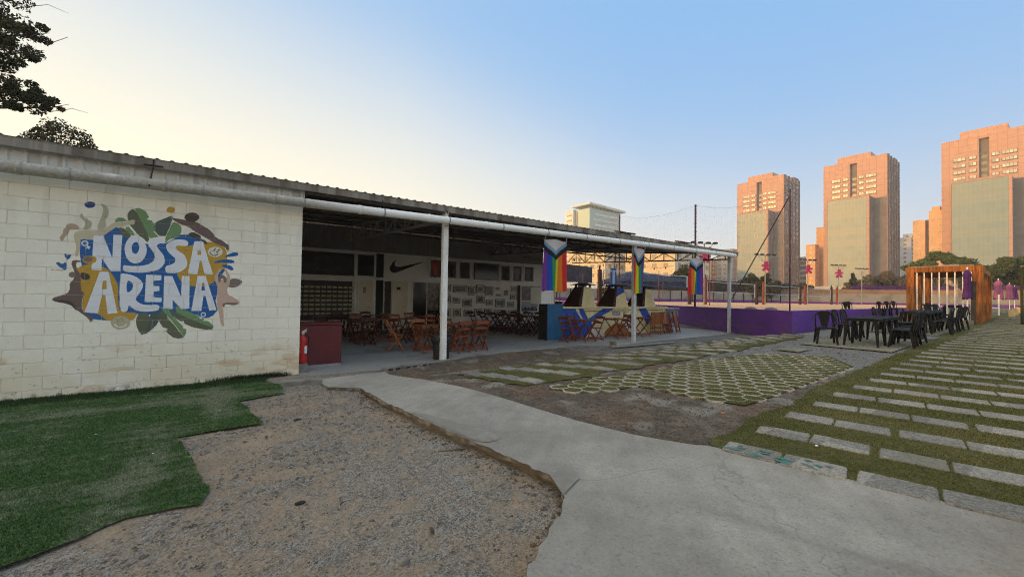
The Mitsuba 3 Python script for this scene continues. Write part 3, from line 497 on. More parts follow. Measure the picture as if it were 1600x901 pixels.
 ('female_sign','white',0,[(-0.023,1.175),(-0.014,1.166),(-0.02,1.149),(-0.01,1.134),(-0.022,1.125),(-0.032,1.14),(-0.053,1.146),(-0.051,1.161),(-0.035,1.158)],[]),
 ('wording','greybrown',0,[(-1.825,1.898),(-1.795,1.897),(-1.794,1.888),(-1.825,1.889)],[]),
 ('wording','greybrown',0,[(-1.782,1.897),(-1.698,1.896),(-1.698,1.886),(-1.781,1.888)],[]),
]
# ================================================================== the setting
def axis(*segs):
    out = []
    for a, b, d in segs: out += list(np.arange(a, b, d))
    return np.array(out + [segs[-1][1]])
gx = axis((-60, -12, 6), (-12, -3, .5), (-3, 8, .06), (8, 24, .25), (24, 60, 1.5), (60, 900, 40)); gy = axis((-900, -40, 40), (-40, -4, 2), (-4, -1, .25), (-1, 9.4, .06), (9.4, 12, .4), (12, 60, 4), (60, 900, 40))
PATH = Polygon([(1.72, 8.2), (1.66, 7.2), (2.02, 6.72), (1.88, 5.23), (1.96, 4.23), (2.04, 3.53), (2.1, 3.07), (2.14, 2.57), (2.17, 2.3), (2.0, 2.03), (1.68, 1.83), (1.34, 1.62), (.6, 1.05), (-1.5, -.6), (-1.5, -5), (5.15, -5), (4.57, -2), (4.19, 0), (3.995, 1.0), (3.80, 2.0), (3.72, 2.09), (3.5, 2.6), (3.35, 3.26), (3.3, 3.75), (3.21, 4.86), (3.16, 6.87), (2.95, 7.9), (3.0, 8.3)])
def zpath(X, Y): return G(np.maximum(np.asarray(X, float), 3.6), Y) + .014
def zground(X, Y):
    z = G(X, Y); P3 = np.stack([X, Y, 0 * X], -1)
    b = (meshkit.fbm(P3 * 2.2, 4, 1) - .5) * .05 + (meshkit.fbm(P3 * 11, 3, 2) - .5) * .016
    near = ((X < 30) & (X > -12)) * (1 - .75 * ss(6.5, 8.0, X))
    left = ss(2.6, 2.2, X)
    b = b * (.35 + .65 * left)
    heap = .075 * np.exp(-((Y - 8.75) / .28) ** 2) * ss(3.4, 5.2, X) * ss(10.5, 9.2, X) * (.6 + .8 * meshkit.fbm(P3 * 3, 2, 9))
    lawnflat = ss(2.15, 1.95, Y) * ss(3.8, 4.0, X)
    z = z + b * near * (1 - .85 * lawnflat) + heap
    inside = shapely.contains_xy(PATH.buffer(-.05), X.ravel(), Y.ravel()).reshape(X.shape)
    z = np.where(inside, np.minimum(z, zpath(X, Y) - .10), z)
    under_slab = (Y > 9.4) & (X > 1.2) & (X < 20); z = np.where(under_slab, np.minimum(z, .0), z)
    turf = (X < .9) & (Y > 3.5) & (Y < 9); z = np.where(turf, np.minimum(z, G(X, Y) + .004), z)
    return z
scene['haze'] = {'type': 'cube', 'to_world': T().translate([0, 0, 44]).scale([940, 940, 46.5]), 'bsdf': {'type': 'null'}, 'interior': {'type': 'ref', 'id': 'haze_medium'}}
labels['haze'] = {'kind': 'stuff', 'label': 'thin evening haze over the town'}
structure('ground', grid(gx, gy, zground), 'm_ground', True)

# the raised concrete path: a top sheet and its rough broken edge
def drape(poly, zf, step):
    m = trimesh.creation.triangulate_polygon(poly.segmentize(step), engine='earcut')
    x0, y0, x1, y1 = poly.bounds; pts = [np.array(poly.segmentize(step).exterior.coords)[:-1]]
    X, Y = np.meshgrid(np.arange(x0, x1, step), np.arange(y0, y1, step)); q = np.stack([X.ravel(), Y.ravel()], 1)
    q = q[in_poly(poly.buffer(-step * .4), q)]; pts = np.vstack(pts + [q])
    from scipy.spatial import Delaunay
    t = Delaunay(pts).simplices; c = pts[t].mean(1); t = t[in_poly(poly, c)]
    a = pts[t]; cr = (a[:, 1, 0] - a[:, 0, 0]) * (a[:, 2, 1] - a[:, 0, 1]) - (a[:, 1, 1] - a[:, 0, 1]) * (a[:, 2, 0] - a[:, 0, 0]); t[cr < 0] = t[cr < 0][:, ::-1]
    return np.column_stack([pts, zf(pts[:, 0], pts[:, 1])]), t
def skirt(line, ztop, zbot):
    p = np.array(line); n = len(p); v = np.vstack([np.column_stack([p, ztop(p[:, 0], p[:, 1])]), np.column_stack([p, zbot(p[:, 0], p[:, 1])])])
    i = np.arange(n - 1); return v, np.vstack([np.stack([i, i + n, i + n + 1], 1), np.stack([i, i + n + 1, i + 1], 1)])
edge = np.array(PATH.segmentize(.04).exterior.coords)
jit = (meshkit.fbm(np.column_stack([edge * 11, 0 * edge[:, 0]]), 4, 3) - .5) * .075 * (edge[:, 0] < 2.4)
nrm = np.gradient(edge, axis=0); nrm = np.stack([nrm[:, 1], -nrm[:, 0]], 1); nrm /= np.linalg.norm(nrm, axis=1, keepdims=True) + 1e-9
edge2 = edge + nrm * jit[:, None]
PATH2 = Polygon(edge2[:-1]).buffer(0)
if PATH2.geom_type != 'Polygon': PATH2 = max(PATH2.geoms, key=lambda q: q.area)
e2 = np.array(PATH2.exterior.coords)
structure('concrete_path', cat(drape(PATH2, lambda x, y: zpath(x, y) + .006 * (meshkit.fbm(np.column_stack([x, y, 0 * x]) * 1.5, 3, 5) - .5), .12)), 'm_path', True)
put('concrete_path__lip', skirt(e2, lambda x, y: zpath(x, y) - .002, lambda x, y: zpath(x, y) - .045 - .03 * (meshkit.fbm(np.column_stack([x * 7, y * 7, 0 * x]), 3, 15) - .5)), 'm_lip')
e3 = e2.copy(); n3 = np.gradient(e3, axis=0); n3 = np.stack([n3[:, 1], -n3[:, 0]], 1); n3 /= np.linalg.norm(n3, axis=1, keepdims=True) + 1e-9
if not Polygon(e2).exterior.is_ccw: n3 = -n3
e3 = e3 - n3 * (.012 + .05 * meshkit.fbm(np.column_stack([e2 * 8, 0 * e2[:, :1]]), 3, 16))[:, None] * (e2[:, :1] < 2.4)
put('concrete_path__broken_edge', skirt(e3, lambda x, y: zpath(x, y) - .02, lambda x, y: zpath(x, y) - .30), 'm_path_edge')
labels['concrete_path__broken_edge'] = {'label': 'crumbling earth stained side of the concrete path'}
patch = Polygon(chaikin([(1.93, 4.6), (2.06, 4.45), (2.2, 3.9), (2.36, 3.5), (2.3, 3.2), (2.09, 3.24), (2.05, 3.5), (1.98, 4.2)], 2)).buffer(-.005)
part('concrete_path', 'mortar_patch', drape(patch, lambda x, y: zpath(x, y) + .006, .1), 'm_patch', True, label='darker smooth mortar patch on the left edge of the path')
tri = Polygon([(2.15, 2.36), (2.02, 2.08), (2.3, 2.2), (2.38, 2.42)])
part('concrete_path', 'mortar_patch', drape(tri, lambda x, y: zpath(x, y) + .010, .1), 'm_patch', True)

# artificial turf by the wall
def ragged(poly, step, amp, seed):
    e_ = np.array(poly.segmentize(step).exterior.coords)[:-1]; o = np.column_stack([meshkit.fbm(np.column_stack([e_ * 6, 0 * e_[:, :1] + s_]), 4, seed) - .5 for s_ in (0, 40)]); return Polygon(e_ + o * amp).buffer(0)
TURF = Polygon([(-6, 3.2), (-.95, 3.58), (-.6, 3.74), (-.38, 3.88), (.04, 3.77), (.06, 4.08), (-.02, 4.65), (-.2, 5.69), (.1, 5.7), (.6, 5.66), (.44, 7.17), (1.04, 7.24), (1.11, 8.0), (.9, 8.6), (1.0, 8.93), (-6, 8.93)])
TURF = ragged(TURF, .05, .07, 31)
zt = lambda x, y: G(x, y) + .022 + .02 * (meshkit.fbm(np.column_stack([x, y, 0 * x]) * 2.5, 3, 8) - .5)
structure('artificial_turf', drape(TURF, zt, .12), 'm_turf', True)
q = np.column_stack([rng.uniform(-3.2, 1.2, 420000), rng.uniform(3.4, 8.95, 420000)])
q = q[in_poly(TURF, q) & (rng.uniform(0, 1, len(q)) < np.clip(4.2 / np.hypot(q[:, 0], q[:, 1]), .25, 1))]
P = np.column_stack([q, zt(q[:, 0], q[:, 1])])
long_ = np.where(q[:, 1] > 8.45, 2.0, 1.0)
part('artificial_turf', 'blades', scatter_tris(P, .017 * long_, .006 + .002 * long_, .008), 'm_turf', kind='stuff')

# gravel and small stones on the bare ground
q = np.column_stack([rng.uniform(-2.6, 2.3, 230000), rng.uniform(1.1, 8.3, 230000)])
d = np.hypot(q[:, 0], q[:, 1]); dens = meshkit.fbm(np.column_stack([q * 1.6, 0 * d]), 3, 4)
q = q[(~in_poly(TURF, q)) & (~in_poly(PATH.buffer(.02), q)) & (rng.uniform(0, 1, len(q)) < np.clip(3.4 / d, .2, 1) ** 1.3 * np.clip((dens - .3) * 3.2, .12, 1) * .75)]
S = rng.gamma(2.2, .0022, len(q)).clip(.0025, .016) * np.clip(np.hypot(q[:, 0], q[:, 1]) / 3, .8, 1.6)
structure('gravel', pebbles(np.column_stack([q, zground(q[:, 0], q[:, 1]) + S * .12]), S), 'm_stone', kind='stuff')
q = np.column_stack([rng.uniform(2.9, 16, 60000), rng.uniform(2.0, 9.1, 60000)])
q = q[(~in_poly(PATH.buffer(.02), q)) & (rng.uniform(0, 1, len(q)) < np.clip(4 / np.hypot(q[:, 0], q[:, 1]), .1, 1))]
S = rng.gamma(2.0, .0035, len(q)).clip(.003, .022)
part('gravel', 'dark_grit', pebbles(np.column_stack([q, zground(q[:, 0], q[:, 1]) + S * .2]), S), 'm_dirtclod', kind='stuff')
# crumbs of soil at the foot of the path
e = edge2[(edge2[:, 0] < 2.3) & (edge2[:, 1] > 1.7) & (edge2[:, 1] < 7)]
q = e[rng.integers(0, len(e), 900)] + np.column_stack([-np.abs(rng.normal(0, .10, 900)), rng.normal(0, .04, 900)])
S = rng.gamma(2.0, .0042, len(q)).clip(.003, .022)
part('gravel', 'soil_crumbs', pebbles(np.column_stack([q, zground(q[:, 0], q[:, 1]) + S * .2]), S), 'm_dirtclod', kind='stuff')

# floor slab of the bar
SLAB = Polygon([(1.45, 9.0), (1.7, 8.72), (3.0, 8.55), (4.62, 8.6), (5.5, 9.02), (7, 9.22), (9.2, 9.18), (9.8, 8.62), (12, 8.68), (14.4, 8.74), (19.6, 8.72), (19.75, 18.3), (1.45, 18.3)])
zs = lambda x, y: .012 + .0066 * np.clip(x, 0, 20)
structure('floor_slab', drape(SLAB, zs, .5), 'm_slab', True)
put('floor_slab__edge', skirt(np.array(SLAB.segmentize(.2).exterior.coords)[::1], lambda x, y: zs(x, y), lambda x, y: zs(x, y) - .35), 'm_kerb')
def kerb(x0, y0, x1, y1, z, h, w, label, holes=0):
    k = thing('kerb_block', label, 'kerb', None)
    a = math.atan2(y1 - y0, x1 - x0); L = math.hypot(x1 - x0, y1 - y0)
    n = max(1, round(L / .45)); l = L / n
    for i in range(n):
        m = rbox(i * l + .006, (i + 1) * l - .006, -w / 2, w / 2, 0, h, .012)
        m = mv(rot(m, (0, 0, 1), a), x0, y0, z)
        part(k, 'block', m, 'm_kerb')
        for j in range(holes):
            hx = i * l + l * (.3 + .4 * j); hm = mv(rot(B(hx - .05, hx + .05, -w / 2 - .004, -w / 2 + .01, h * .3, h * .72), (0, 0, 1), a), x0, y0, z)
            part(k, 'cell_opening', hm, 'm_blackmatt')
kerb(1.08, 7.98, 1.72, 7.86, -.01, .12, .18, 'short grey concrete kerb at the foot of the painted wall corner')
kerb(3.02, 8.46, 5.5, 8.86, -.03, .13, .14, 'low hollow block kerb along the bar floor beside the first white post', holes=2)
kerb(10.2, 8.45, 10.38, 8.47, .05, .2, .16, 'small dark stub of block beside the bar floor near the middle post')
k = thing('plank', 'pale loose board lying on the dirt before the middle white post', 'board')
put(k, mv(rot(rbox(0, 3.0, -.09, .09, 0, .02, .004), (0, 0, 1), -.07), 9.9, 8.2, .12), 'm_kerb')

# the lawn of concrete pavers on the right
LAWN = Polygon([(3.7, -8), (3.7, .2), (3.78, 1.2), (3.72, 1.9), (3.95, 2.08), (4.4, 2.02), (5.0, 2.16), (6.0, 2.06), (7.2, 2.22), (8.4, 2.25), (16.5, 2.4), (23, 2.5), (60, 2.6), (60, -30), (20, -30)])
LAWN = ragged(LAWN, .15, .16, 33).difference(PATH.buffer(-.01))
if LAWN.geom_type != 'Polygon': LAWN = max(LAWN.geoms, key=lambda q: q.area)
zl = lambda x, y: G(x, y) + .010
structure('lawn', drape(LAWN, zl, 1.2), 'm_lawn', True)
ang = .19; dn = np.array([math.cos(ang), math.sin(ang)]); dd = np.array([math.sin(ang), -math.cos(ang)])
PAV = []   # (x, y, length, width, depth, yaw)
X0 = 3.755
row = 0; x = X0
while x < 42:
    s = .06 + .05 * rng.uniform()
    y0 = 1.98 + rng.uniform(-.04, .06) + .01 * (x - 4)
    nmax = 7 if x < 6 else (9 if x < 12 else (14 if x < 22 else 20))
    for i in range(nmax):
        l = .44 + rng.uniform(-.012, .012)
        c = np.array([x, y0]) + dd * (s + l / 2)
        PAV.append((c[0] + .155, c[1], l, .31 + rng.uniform(-.012, .012), rng.uniform(-.025, .025)))
        s += l + (.014 if rng.uniform() > .2 else .06)
    x += .815 * (1 + rng.uniform(-.02, .02)) if row else .74
    row += 1
PAV.sort(key=lambda q: q[0] ** 2 + q[1] ** 2)
def rag(l, w):
    """A worn slab: chipped outline, slightly bevelled."""
    o = []
    for (ax, ay), (bx_, by_) in (((-1, -1), (1, -1)), ((1, -1), (1, 1)), ((1, 1), (-1, 1)), ((-1, 1), (-1, -1))):
        for t in np.linspace(0, 1, 5)[:-1]: o.append(((ax + (bx_ - ax) * t) * l / 2 - (ax if t == 0 else 0) * rng.uniform(0, .006) + rng.normal(0, .003), (ay + (by_ - ay) * t) * w / 2 - (ay if t == 0 else 0) * rng.uniform(0, .006) + rng.normal(0, .003)))
    o = np.array(o); n = len(o); i = np.arange(n); j = (i + 1) % n
    v = np.vstack([np.column_stack([o * .965, np.full(n, .018)]), np.column_stack([o, np.full(n, .010)]), np.column_stack([o, np.full(n, -.05)]), [[0, 0, .018]]])
    return v, np.vstack([np.stack([i * 0 + 3 * n, i, j], 1), np.stack([i, n + i, n + j], 1), np.stack([i, n + j, j], 1), np.stack([n + i, 2 * n + i, 2 * n + j], 1), np.stack([n + i, 2 * n + j, n + j], 1)])
def paver(c, lod):
    x, y, l, w, a = c; yaw = ang - PI / 2 + a
    m = rag(l, w) if lod else B(-l / 2, l / 2, -w / 2, w / 2, -.05, .017)
    m = rot(rot(m, (0, 0, 1), yaw), (1, 0, 0), rng.uniform(-.008, .008))
    return mv(m, x, y, g(x, y) + rng.uniform(-.004, .004))
for i, c in enumerate(PAV[:255]): part('lawn', 'paver', paver(c, i < 200), 'm_paver')
if len(PAV) > 255: part('lawn', 'far_pavers', cat([paver(c, 0) for c in PAV[255:]]), 'm_paver', kind='stuff')
# teal paint spilled on the nearest pavers
for cx, cy, r in [(3.90 + .193 * (1.85 - y_) + rng.normal(0, .05), y_, rng.uniform(.012, .042)) for y_ in np.concatenate([rng.normal(1.80, .06, 9), rng.normal(1.60, .05, 4), rng.normal(1.3, .09, 12)])]:
    t = Polygon(chaikin([(cx + r * k_ * math.cos(a_) * .8, cy + r * 1.5 * k_ * math.sin(a_)) for a_, k_ in zip(np.linspace(0, 2 * PI, 9)[:-1], rng.uniform(.45, 1.1, 8))], 2))
    part('lawn', 'paint_stain', drape(t, lambda x, y: G(x, y) + .0265, .1), 'm_teal', True, label='teal paint stain on a paver beside the path')
pv = unary_union([shapely.affinity.translate(shapely.affinity.rotate(sbox(-l / 2, -w / 2, l / 2, w / 2), math.degrees(ang - PI / 2 + a), origin=(0, 0)), x, y) for x, y, l, w, a in PAV[:200]]).buffer(-.014)
q = np.column_stack([3.75 + rng.gamma(1.25, 3.6, 420000), rng.uniform(-6, 2.45, 420000)])
d = np.hypot(q[:, 0], q[:, 1])
cover = meshkit.fbm(np.column_stack([q * 1.4, 0 * d]), 3, 12)
q = q[(q[:, 0] < 22) & in_poly(LAWN.buffer(.01), q) & (rng.uniform(0, 1, len(q)) < np.clip((cover - .22) * 3, .25, 1)) & (~shapely.contains_xy(pv, q[:, 0], q[:, 1]))]
fr = np.array([math.cos(YAW), math.sin(YAW)]); rr = np.array([math.sin(YAW), -math.cos(YAW)])
q = q[(q @ rr) / np.maximum(q @ fr, .01) < 1.3]; q = q[q @ fr > 0][:260000]
P = np.column_stack([q, zl(q[:, 0], q[:, 1])])
sc = np.clip(np.hypot(q[:, 0], q[:, 1]) / 6, .8, 2.0)
part('lawn', 'grass', scatter_tris(P, .015, .006 * sc, .012), 'm_blade', kind='stuff')

# paved strip along the bar front
def strip_row(y0, y1, x, skew, key):
    s = 0; L = y0 - y1
    while s < L - .2:
        l = .43 + rng.uniform(-.02, .02); a = math.atan2(-1, skew)
        c = (x + skew * (s + l / 2), y0 - (s + l / 2))
        m = mv(rot(B(-l / 2, l / 2, -.15, .15, -.05, .02), (0, 0, 1), a + rng.uniform(-.03, .03)), c[0], c[1], g(*c) + .012 + rng.uniform(-.005, .005))
        part(key, 'paver', m, 'm_paver'); s += l + .025
k = structure('paved_strip', drape(ragged(Polygon([(3.9, 6.9), (3.9, 4.85), (8.5, 4.75), (12.6, 4.9), (15.5, 5.0), (17.2, 6.0), (17, 7.4), (9.8, 7.1)]), .15, .5, 37), lambda x, y: G(x, y) + .018, .3), 'm_lawn', True)
for i, x in enumerate(np.arange(4.05, 17.0, .84)): strip_row(6.75 + rng.uniform(-.1, .1) + (.2 if i > 3 else 0), 4.85 + rng.uniform(-.1, .1) + .02 * i, x, .12, k)
q = np.column_stack([rng.uniform(3.9, 10, 60000), rng.uniform(4.8, 6.9, 60000)]); q = q[meshkit.fbm(np.column_stack([q * 2, 0 * q[:, :1]]), 3, 2) > .45]
part(k, 'grass', scatter_tris(np.column_stack([q, G(q[:, 0], q[:, 1]) + .016]), .011, .007, .01), 'm_blade', kind='stuff')

# honeycomb grass grid
HEX = Polygon([(4.1, 4.5), (4.3, 4.08), (4.7, 3.9), (5.25, 3.85), (5.3, 3.42), (5.32, 2.85), (5.45, 2.42), (6.12, 2.4), (9.99, 2.46), (11.05, 3.12), (10.4, 4.0), (9.44, 4.35), (8.14, 4.38), (5.95, 4.4), (4.86, 4.6)])
hk = structure('honeycomb_paving', drape(HEX.buffer(.02), lambda x, y: G(x, y) + .02, .3), 'm_lawn', True)
def hexring(r, w, h):
    a = np.arange(6) * PI / 3 + PI / 6; o = np.stack([np.cos(a), np.sin(a)], 1)
    v = np.vstack([np.column_stack([o * r, np.full(6, h)]), np.column_stack([o * (r - w), np.full(6, h)]), np.column_stack([o * r, np.zeros(6)]), np.column_stack([o * (r - w), np.zeros(6)])])
    f = []
    for i in range(6):
        j = (i + 1) % 6
        f += [[i, j, 6 + j], [i, 6 + j, 6 + i], [12 + i, 12 + j, j], [12 + i, j, i], [6 + i, 6 + j, 18 + j], [6 + i, 18 + j, 18 + i]]
    return v, np.array(f)
R_ = .155; ring = proto([('r', hexring(R_ - .003, .0095, .030), 'm_gridconcrete', False)])[0][1]
cells = []
for i in range(60):
    for j in range(30):
        x = 3.8 + i * R_ * 1.5; y = 2.35 + (j + .5 * (i % 2)) * R_ * 1.7320508
        if HEX.contains(shapely.Point(x, y)): cells.append((x, y))
cells.sort(key=lambda c: c[0] ** 2 + c[1] ** 2)
for x, y in cells[:290]:
    scene[num(hk + '__cell_ring')] = {**ring, 'to_world': T().translate([x, y, g(x, y) - .004 + rng.uniform(-.004, .004)]).rotate([0, 0, 1], 30)}
if len(cells) > 290: part(hk, 'far_cell_rings', cat([mv(rot(hexring(R_ - .003, .0095, .030), (0, 0, 1), PI / 6), x, y, g(x, y)) for x, y in cells[290:]]), 'm_gridconcrete', kind='stuff')
q = np.column_stack([rng.uniform(4, 11.2, 90000), rng.uniform(2.3, 4.7, 90000)]); q = q[in_poly(HEX, q)]
part(hk, 'grass', scatter_tris(np.column_stack([q, G(q[:, 0], q[:, 1]) + .018]), .010, .008, .014), 'm_blade', kind='stuff')
for n_, (a, b, c, d_) in enumerate([(13.0, 18.0, 2.45, 4.35), (19.3, 24.6, 2.5, 4.4), (11.2, 12.0, 3.75, 4.25)]):
    structure('table_pad', drape(sbox(a, c, b, d_), lambda x, y: G(x, y) + .03, .5), 'm_pad', True)

# sand courts behind their purple retaining wall
C0 = (17.5, 6.1); SANDW = [(33.0, 34.4), (25.0, 19.6), (22.3, 14.8), C0, (60, 7.42), (97, 8.55)]
SAND = Polygon(SANDW + [(98, 14), (84, 31), (42, 43.6), (33, 46)])
structure('sand_court', drape(SAND, lambda x, y: 1.165 + .05 * (meshkit.fbm(np.column_stack([x, y, 0 * x]) * .9, 3, 6) - .5), .9), 'm_sand', True)
k = thing('retaining_wall', 'purple painted low wall holding the sand court, with a corner nearest the bar', 'wall')
lw = LineString(SANDW).buffer(.09, cap_style='flat', join_style='mitre')
put(k, ext(lw, 1.45, 'xy', -.22), 'm_purple')

# ================================================================== the bar building
bar_ = thing('bar_building', 'long low white bar with a painted block wall, corrugated roof and open front', 'building')
RZ = lambda y: 3.74 + .082 * (y - 8.8)
# block wall with recessed joints
put(bar_ + '__block_wall', B(-9, 1.512, 9.012, 9.13, -.1, 3.62), 'm_joint')
labels[bar_ + '__block_wall'] = {'label': 'cream painted block wall carrying the mural'}
cells_ = []
for k in range(-1, 17):
    z1 = 3.33 - .2 * k; z0 = z1 - .2
    if k == 16: z0 = -.06
    off = 0 if k % 2 else -.2
    i0 = math.floor((-4.4 + 2.27 - off) / .4)
    for i in range(i0, 40):
        a = -2.27 + off + .4 * i; b = min(a + .4, 1.53)
        if a > 1.5: break
        cells_.append((a, b, z0, z1))
        j = .0020
        part(bar_ + '__block_wall', 'block', rbox(a + j, b - j * (b < 1.529), 9 - rng.uniform(0, .003), 9.15, z0 + j, z1 - j, .004), 'm_block')
part(bar_ + '__block_wall', 'far_blocks', B(-24, -4.41, 9.0, 9.15, -.1, 3.6), 'm_block', kind='stuff')
open_ = unary_union([sbox(a + .0028, z0 + .0028, b - .0028, z1 - .0028) for a, b, z0, z1 in cells_])
# the mural: paint on the blocks, broken by the joints
shapes = []
for n_, col, sm, o, hs in MURAL:
    P_ = Polygon(chaikin(o, sm) if sm else o).buffer(0)
    for h_ in hs: P_ = P_.difference(Polygon(chaikin(h_, sm) if sm else h_).buffer(0))
    shapes.append((n_, col, P_))
mur = bar_ + '__mural'
top_ = None; done = []
for n_, col, P_ in reversed(shapes):
    vis = P_ if top_ is None else P_.difference(top_)
    top_ = P_ if top_ is None else top_.union(P_)
    done.append((n_, col, vis))
bl = unary_union([v for n_, c, v in done if n_ == 'blue_field']); bl = sorted(getattr(bl, 'geoms', [bl]), key=lambda q: -q.area)
put(mur, ext(open_.intersection(bl[0]), .0022, 'xz', 8.9985), 'm_mural_blue')
for q in bl[1:]:
    if q.area > .0015: part(mur, 'blue_field', ext(open_.intersection(q), .0022, 'xz', 8.9985), 'm_mural_blue')
labels[mur] = {'label': 'bright mural reading NOSSA ARENA with leaves and acrobats'}
for n_, col, vis in reversed(done):
    vis = vis.intersection(open_).simplify(.001)
    if n_ == 'blue_field' or vis.is_empty: continue
    part(mur, n_, ext(vis, .0026, 'xz', 8.9985), 'm_mural_' + col)
# metal cladding strip above the blocks
def corr(x0, x1, y, z0, z1, pitch, dep):
    xs, o = [], []
    x = x0
    while x < x1:
        for f, d_ in ((0, 0), (.12, dep), (.30, dep), (.42, 0)): xs.append(x + f * pitch); o.append(d_)
        x += pitch
    xs.append(x1); o.append(0); xs = np.array(xs); o = np.array(o); n = len(xs)
    v = np.vstack([np.column_stack([xs, y - o, np.full(n, z0)]), np.column_stack([xs, y - o, np.full(n, z1)])]); i = np.arange(n - 1)
    return v, np.vstack([np.stack([i, i + 1, i + n + 1], 1), np.stack([i, i + n + 1, i + n], 1)])
xc = -24
while xc < 1.5:
    part(bar_, 'cladding_sheet', corr(max(xc, -24), min(xc + 1.9, 1.56), 8.995, 3.33, 3.74, .19, .022), 'm_clad'); xc += 1.9
part(bar_, 'wall_end', B(1.513, 1.53, 9.151, 18.0, -.05, 3.7), 'm_block')
# corrugated roof
def roofmesh(x0, x1):
    xs, o = [], []; x = x0; pitch = .185
    while x < x1:
        for f, d_ in ((0, 0), (.12, .020), (.26, .020), (.38, 0)): xs.append(x + f * pitch); o.append(d_)
        x += pitch
    xs = np.array(xs); o = np.array(o); n = len(xs); V = []
    for y in (8.8, 13.5, 19.0): V.append(np.column_stack([xs, np.full(n, y), RZ(y) + o]))
    i = np.arange(n - 1); f = []
    for r in range(2): f += [np.stack([r * n + i, r * n + i + 1, (r + 1) * n + i + 1], 1), np.stack([r * n + i, (r + 1) * n + i + 1, (r + 1) * n + i], 1)]
    a = (np.vstack(V), np.vstack(f)); b = (a[0] - [0, 0, .005], a[1][:, ::-1])
    e = np.stack([i, i + 3 * n, i + 3 * n + 1], 1); e2_ = np.stack([i, i + 3 * n + 1, i + 1], 1)
    m = cat(a, b); return m[0], np.vstack([m[1], e, e2_])
part(bar_, 'roof', roofmesh(-24, 19.35), 'm_roof', label='weathered corrugated metal roof with a bare lower edge')
# eave purlins and gutter pipe
part(bar_, 'eave_beam', cat(B(1.56, 19.2, 8.93, 8.99, 3.655, 3.735), B(1.56, 19.2, 8.90, 8.94, 3.56, 3.58)), 'm_truss')
part(bar_, 'fascia', cat(B(-24, 4.7, 8.812, 8.828, 3.60, 3.734), B(4.7, 19.3, 8.812, 8.828, 3.585, 3.734)), 'm_roof', label='brown grey metal fascia under the roof edge')
zig = []
for x in np.arange(4.9, 19, .55): zig += [bar((x, 8.92, 3.57), (x + .27, 8.96, 3.66), .018), bar((x + .27, 8.96, 3.66), (x + .55, 8.92, 3.57), .018)]
part(bar_, 'eave_lattice', cat(zig), 'm_trusslight', kind='stuff')
PY0 = 8.70
PZ = lambda x: 3.312 + .0133 * np.clip(x, -3, 20)
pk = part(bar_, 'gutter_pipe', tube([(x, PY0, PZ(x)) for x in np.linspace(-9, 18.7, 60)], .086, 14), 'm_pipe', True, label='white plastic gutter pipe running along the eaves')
for x in np.arange(-2.1, 19, 1.55):
    part(pk, 'coupling', tube([(x - .03, PY0, PZ(x)), (x + .03, PY0, PZ(x))], .095, 14), 'm_pipe', True)
    part(pk, 'strap', tube([(x + .48, PY0, PZ(x + .5)), (x + .51, PY0, PZ(x + .5))], .0905, 14), 'm_greymetal', True)
    if x > 2: part(pk, 'strap_rod', tube([(x + .5, PY0, PZ(x + .5) + .085), (x + .5, 8.81, 3.64)], .009, 5), 'm_blackmatt')
part(pk, 'hanger', cat(bar((-.82, 8.80, 3.625), (-.58, 8.80, 3.63), .015, .022), bar((-.70, 8.795, 3.73), (-.70, 8.795, 3.64), .025, .015), bar((-.70, 8.79, 3.61), (-.73, 8.61, 3.25), .018, .012)), 'm_blackmatt', label='black iron pipe hanger above the mural')
# posts
for x, y in ((4.66, 9.0), (11.98, 8.97), (18.85, 9.0)):
    z0 = float(zs(np.array(x), y)); p_ = part(bar_, 'post', rbox(x - .065, x + .065, y - .05, y + .05, z0, RZ(y) - .02, .006), 'm_white' if x < 5 else 'm_postmetal')
    part(p_, 'lip', cat(B(x - .065, x - .05, y - .062, y - .0505, z0 + .01, RZ(y) - .1), B(x + .05, x + .065, y - .062, y - .0505, z0 + .01, RZ(y) - .1)), 'm_white' if x < 5 else 'm_postmetal')
    part(p_, 'pipe_socket', tube([(x, 8.92, 3.3), (x, 8.92, 3.7)], .055, 10), 'm_pipe', True)
    part(p_, 'base_plate', B(x - .1, x + .1, y - .09, y + .09, z0 - .002, z0 + .012), 'm_greymetal')
# trusses running back from each post
for x in (4.66, 11.98, 18.9):
    zb = lambda y: 3.40 + .042 * (y - 9); zt_ = lambda y: RZ(y) - .07
    tk = part(bar_, 'roof_truss', cat(bar((x, 8.9, zb(9) + .02), (x, 18.9, zb(18.9)), .06), bar((x, 8.95, zt_(8.95)), (x, 18.9, zt_(18.9)), .06)), 'm_truss' if x > 5 else 'm_trusslight')
    for i, y in enumerate(np.arange(9.2, 18.6, .78)):
        part(tk, 'web', cat(bar((x, y, zb(y)), (x, y, zt_(y)), .035), bar((x, y, zb(y) if i % 2 else zt_(y)), (x, y + .78, zt_(y + .78) if i % 2 else zb(y + .78)), .035)), 'm_truss' if x > 5 else 'm_trusslight')
for y in (10.5, 12.2, 14, 15.8, 17.5):
    part(bar_, 'purlin', B(1.6, 19.2, y - .03, y + .03, RZ(y) - .07, RZ(y) - .008), 'm_truss')
# lattice under the middle of the roof, seen from the front
lat = [bar((4.7, 14.2, 3.75), (18.8, 14.2, 3.75), .05), bar((4.7, 14.2, RZ(14.2) - .1), (18.8, 14.2, RZ(14.2) - .1), .05)]
for i, x in enumerate(np.arange(4.8, 18.5, .9)): lat.append(bar((x, 14.2, 3.75 if i % 2 else RZ(14.2) - .1), (x + .9, 14.2, RZ(14.2) - .1 if i % 2 else 3.75), .03))
part(bar_, 'roof_truss', cat(lat), 'm_truss')
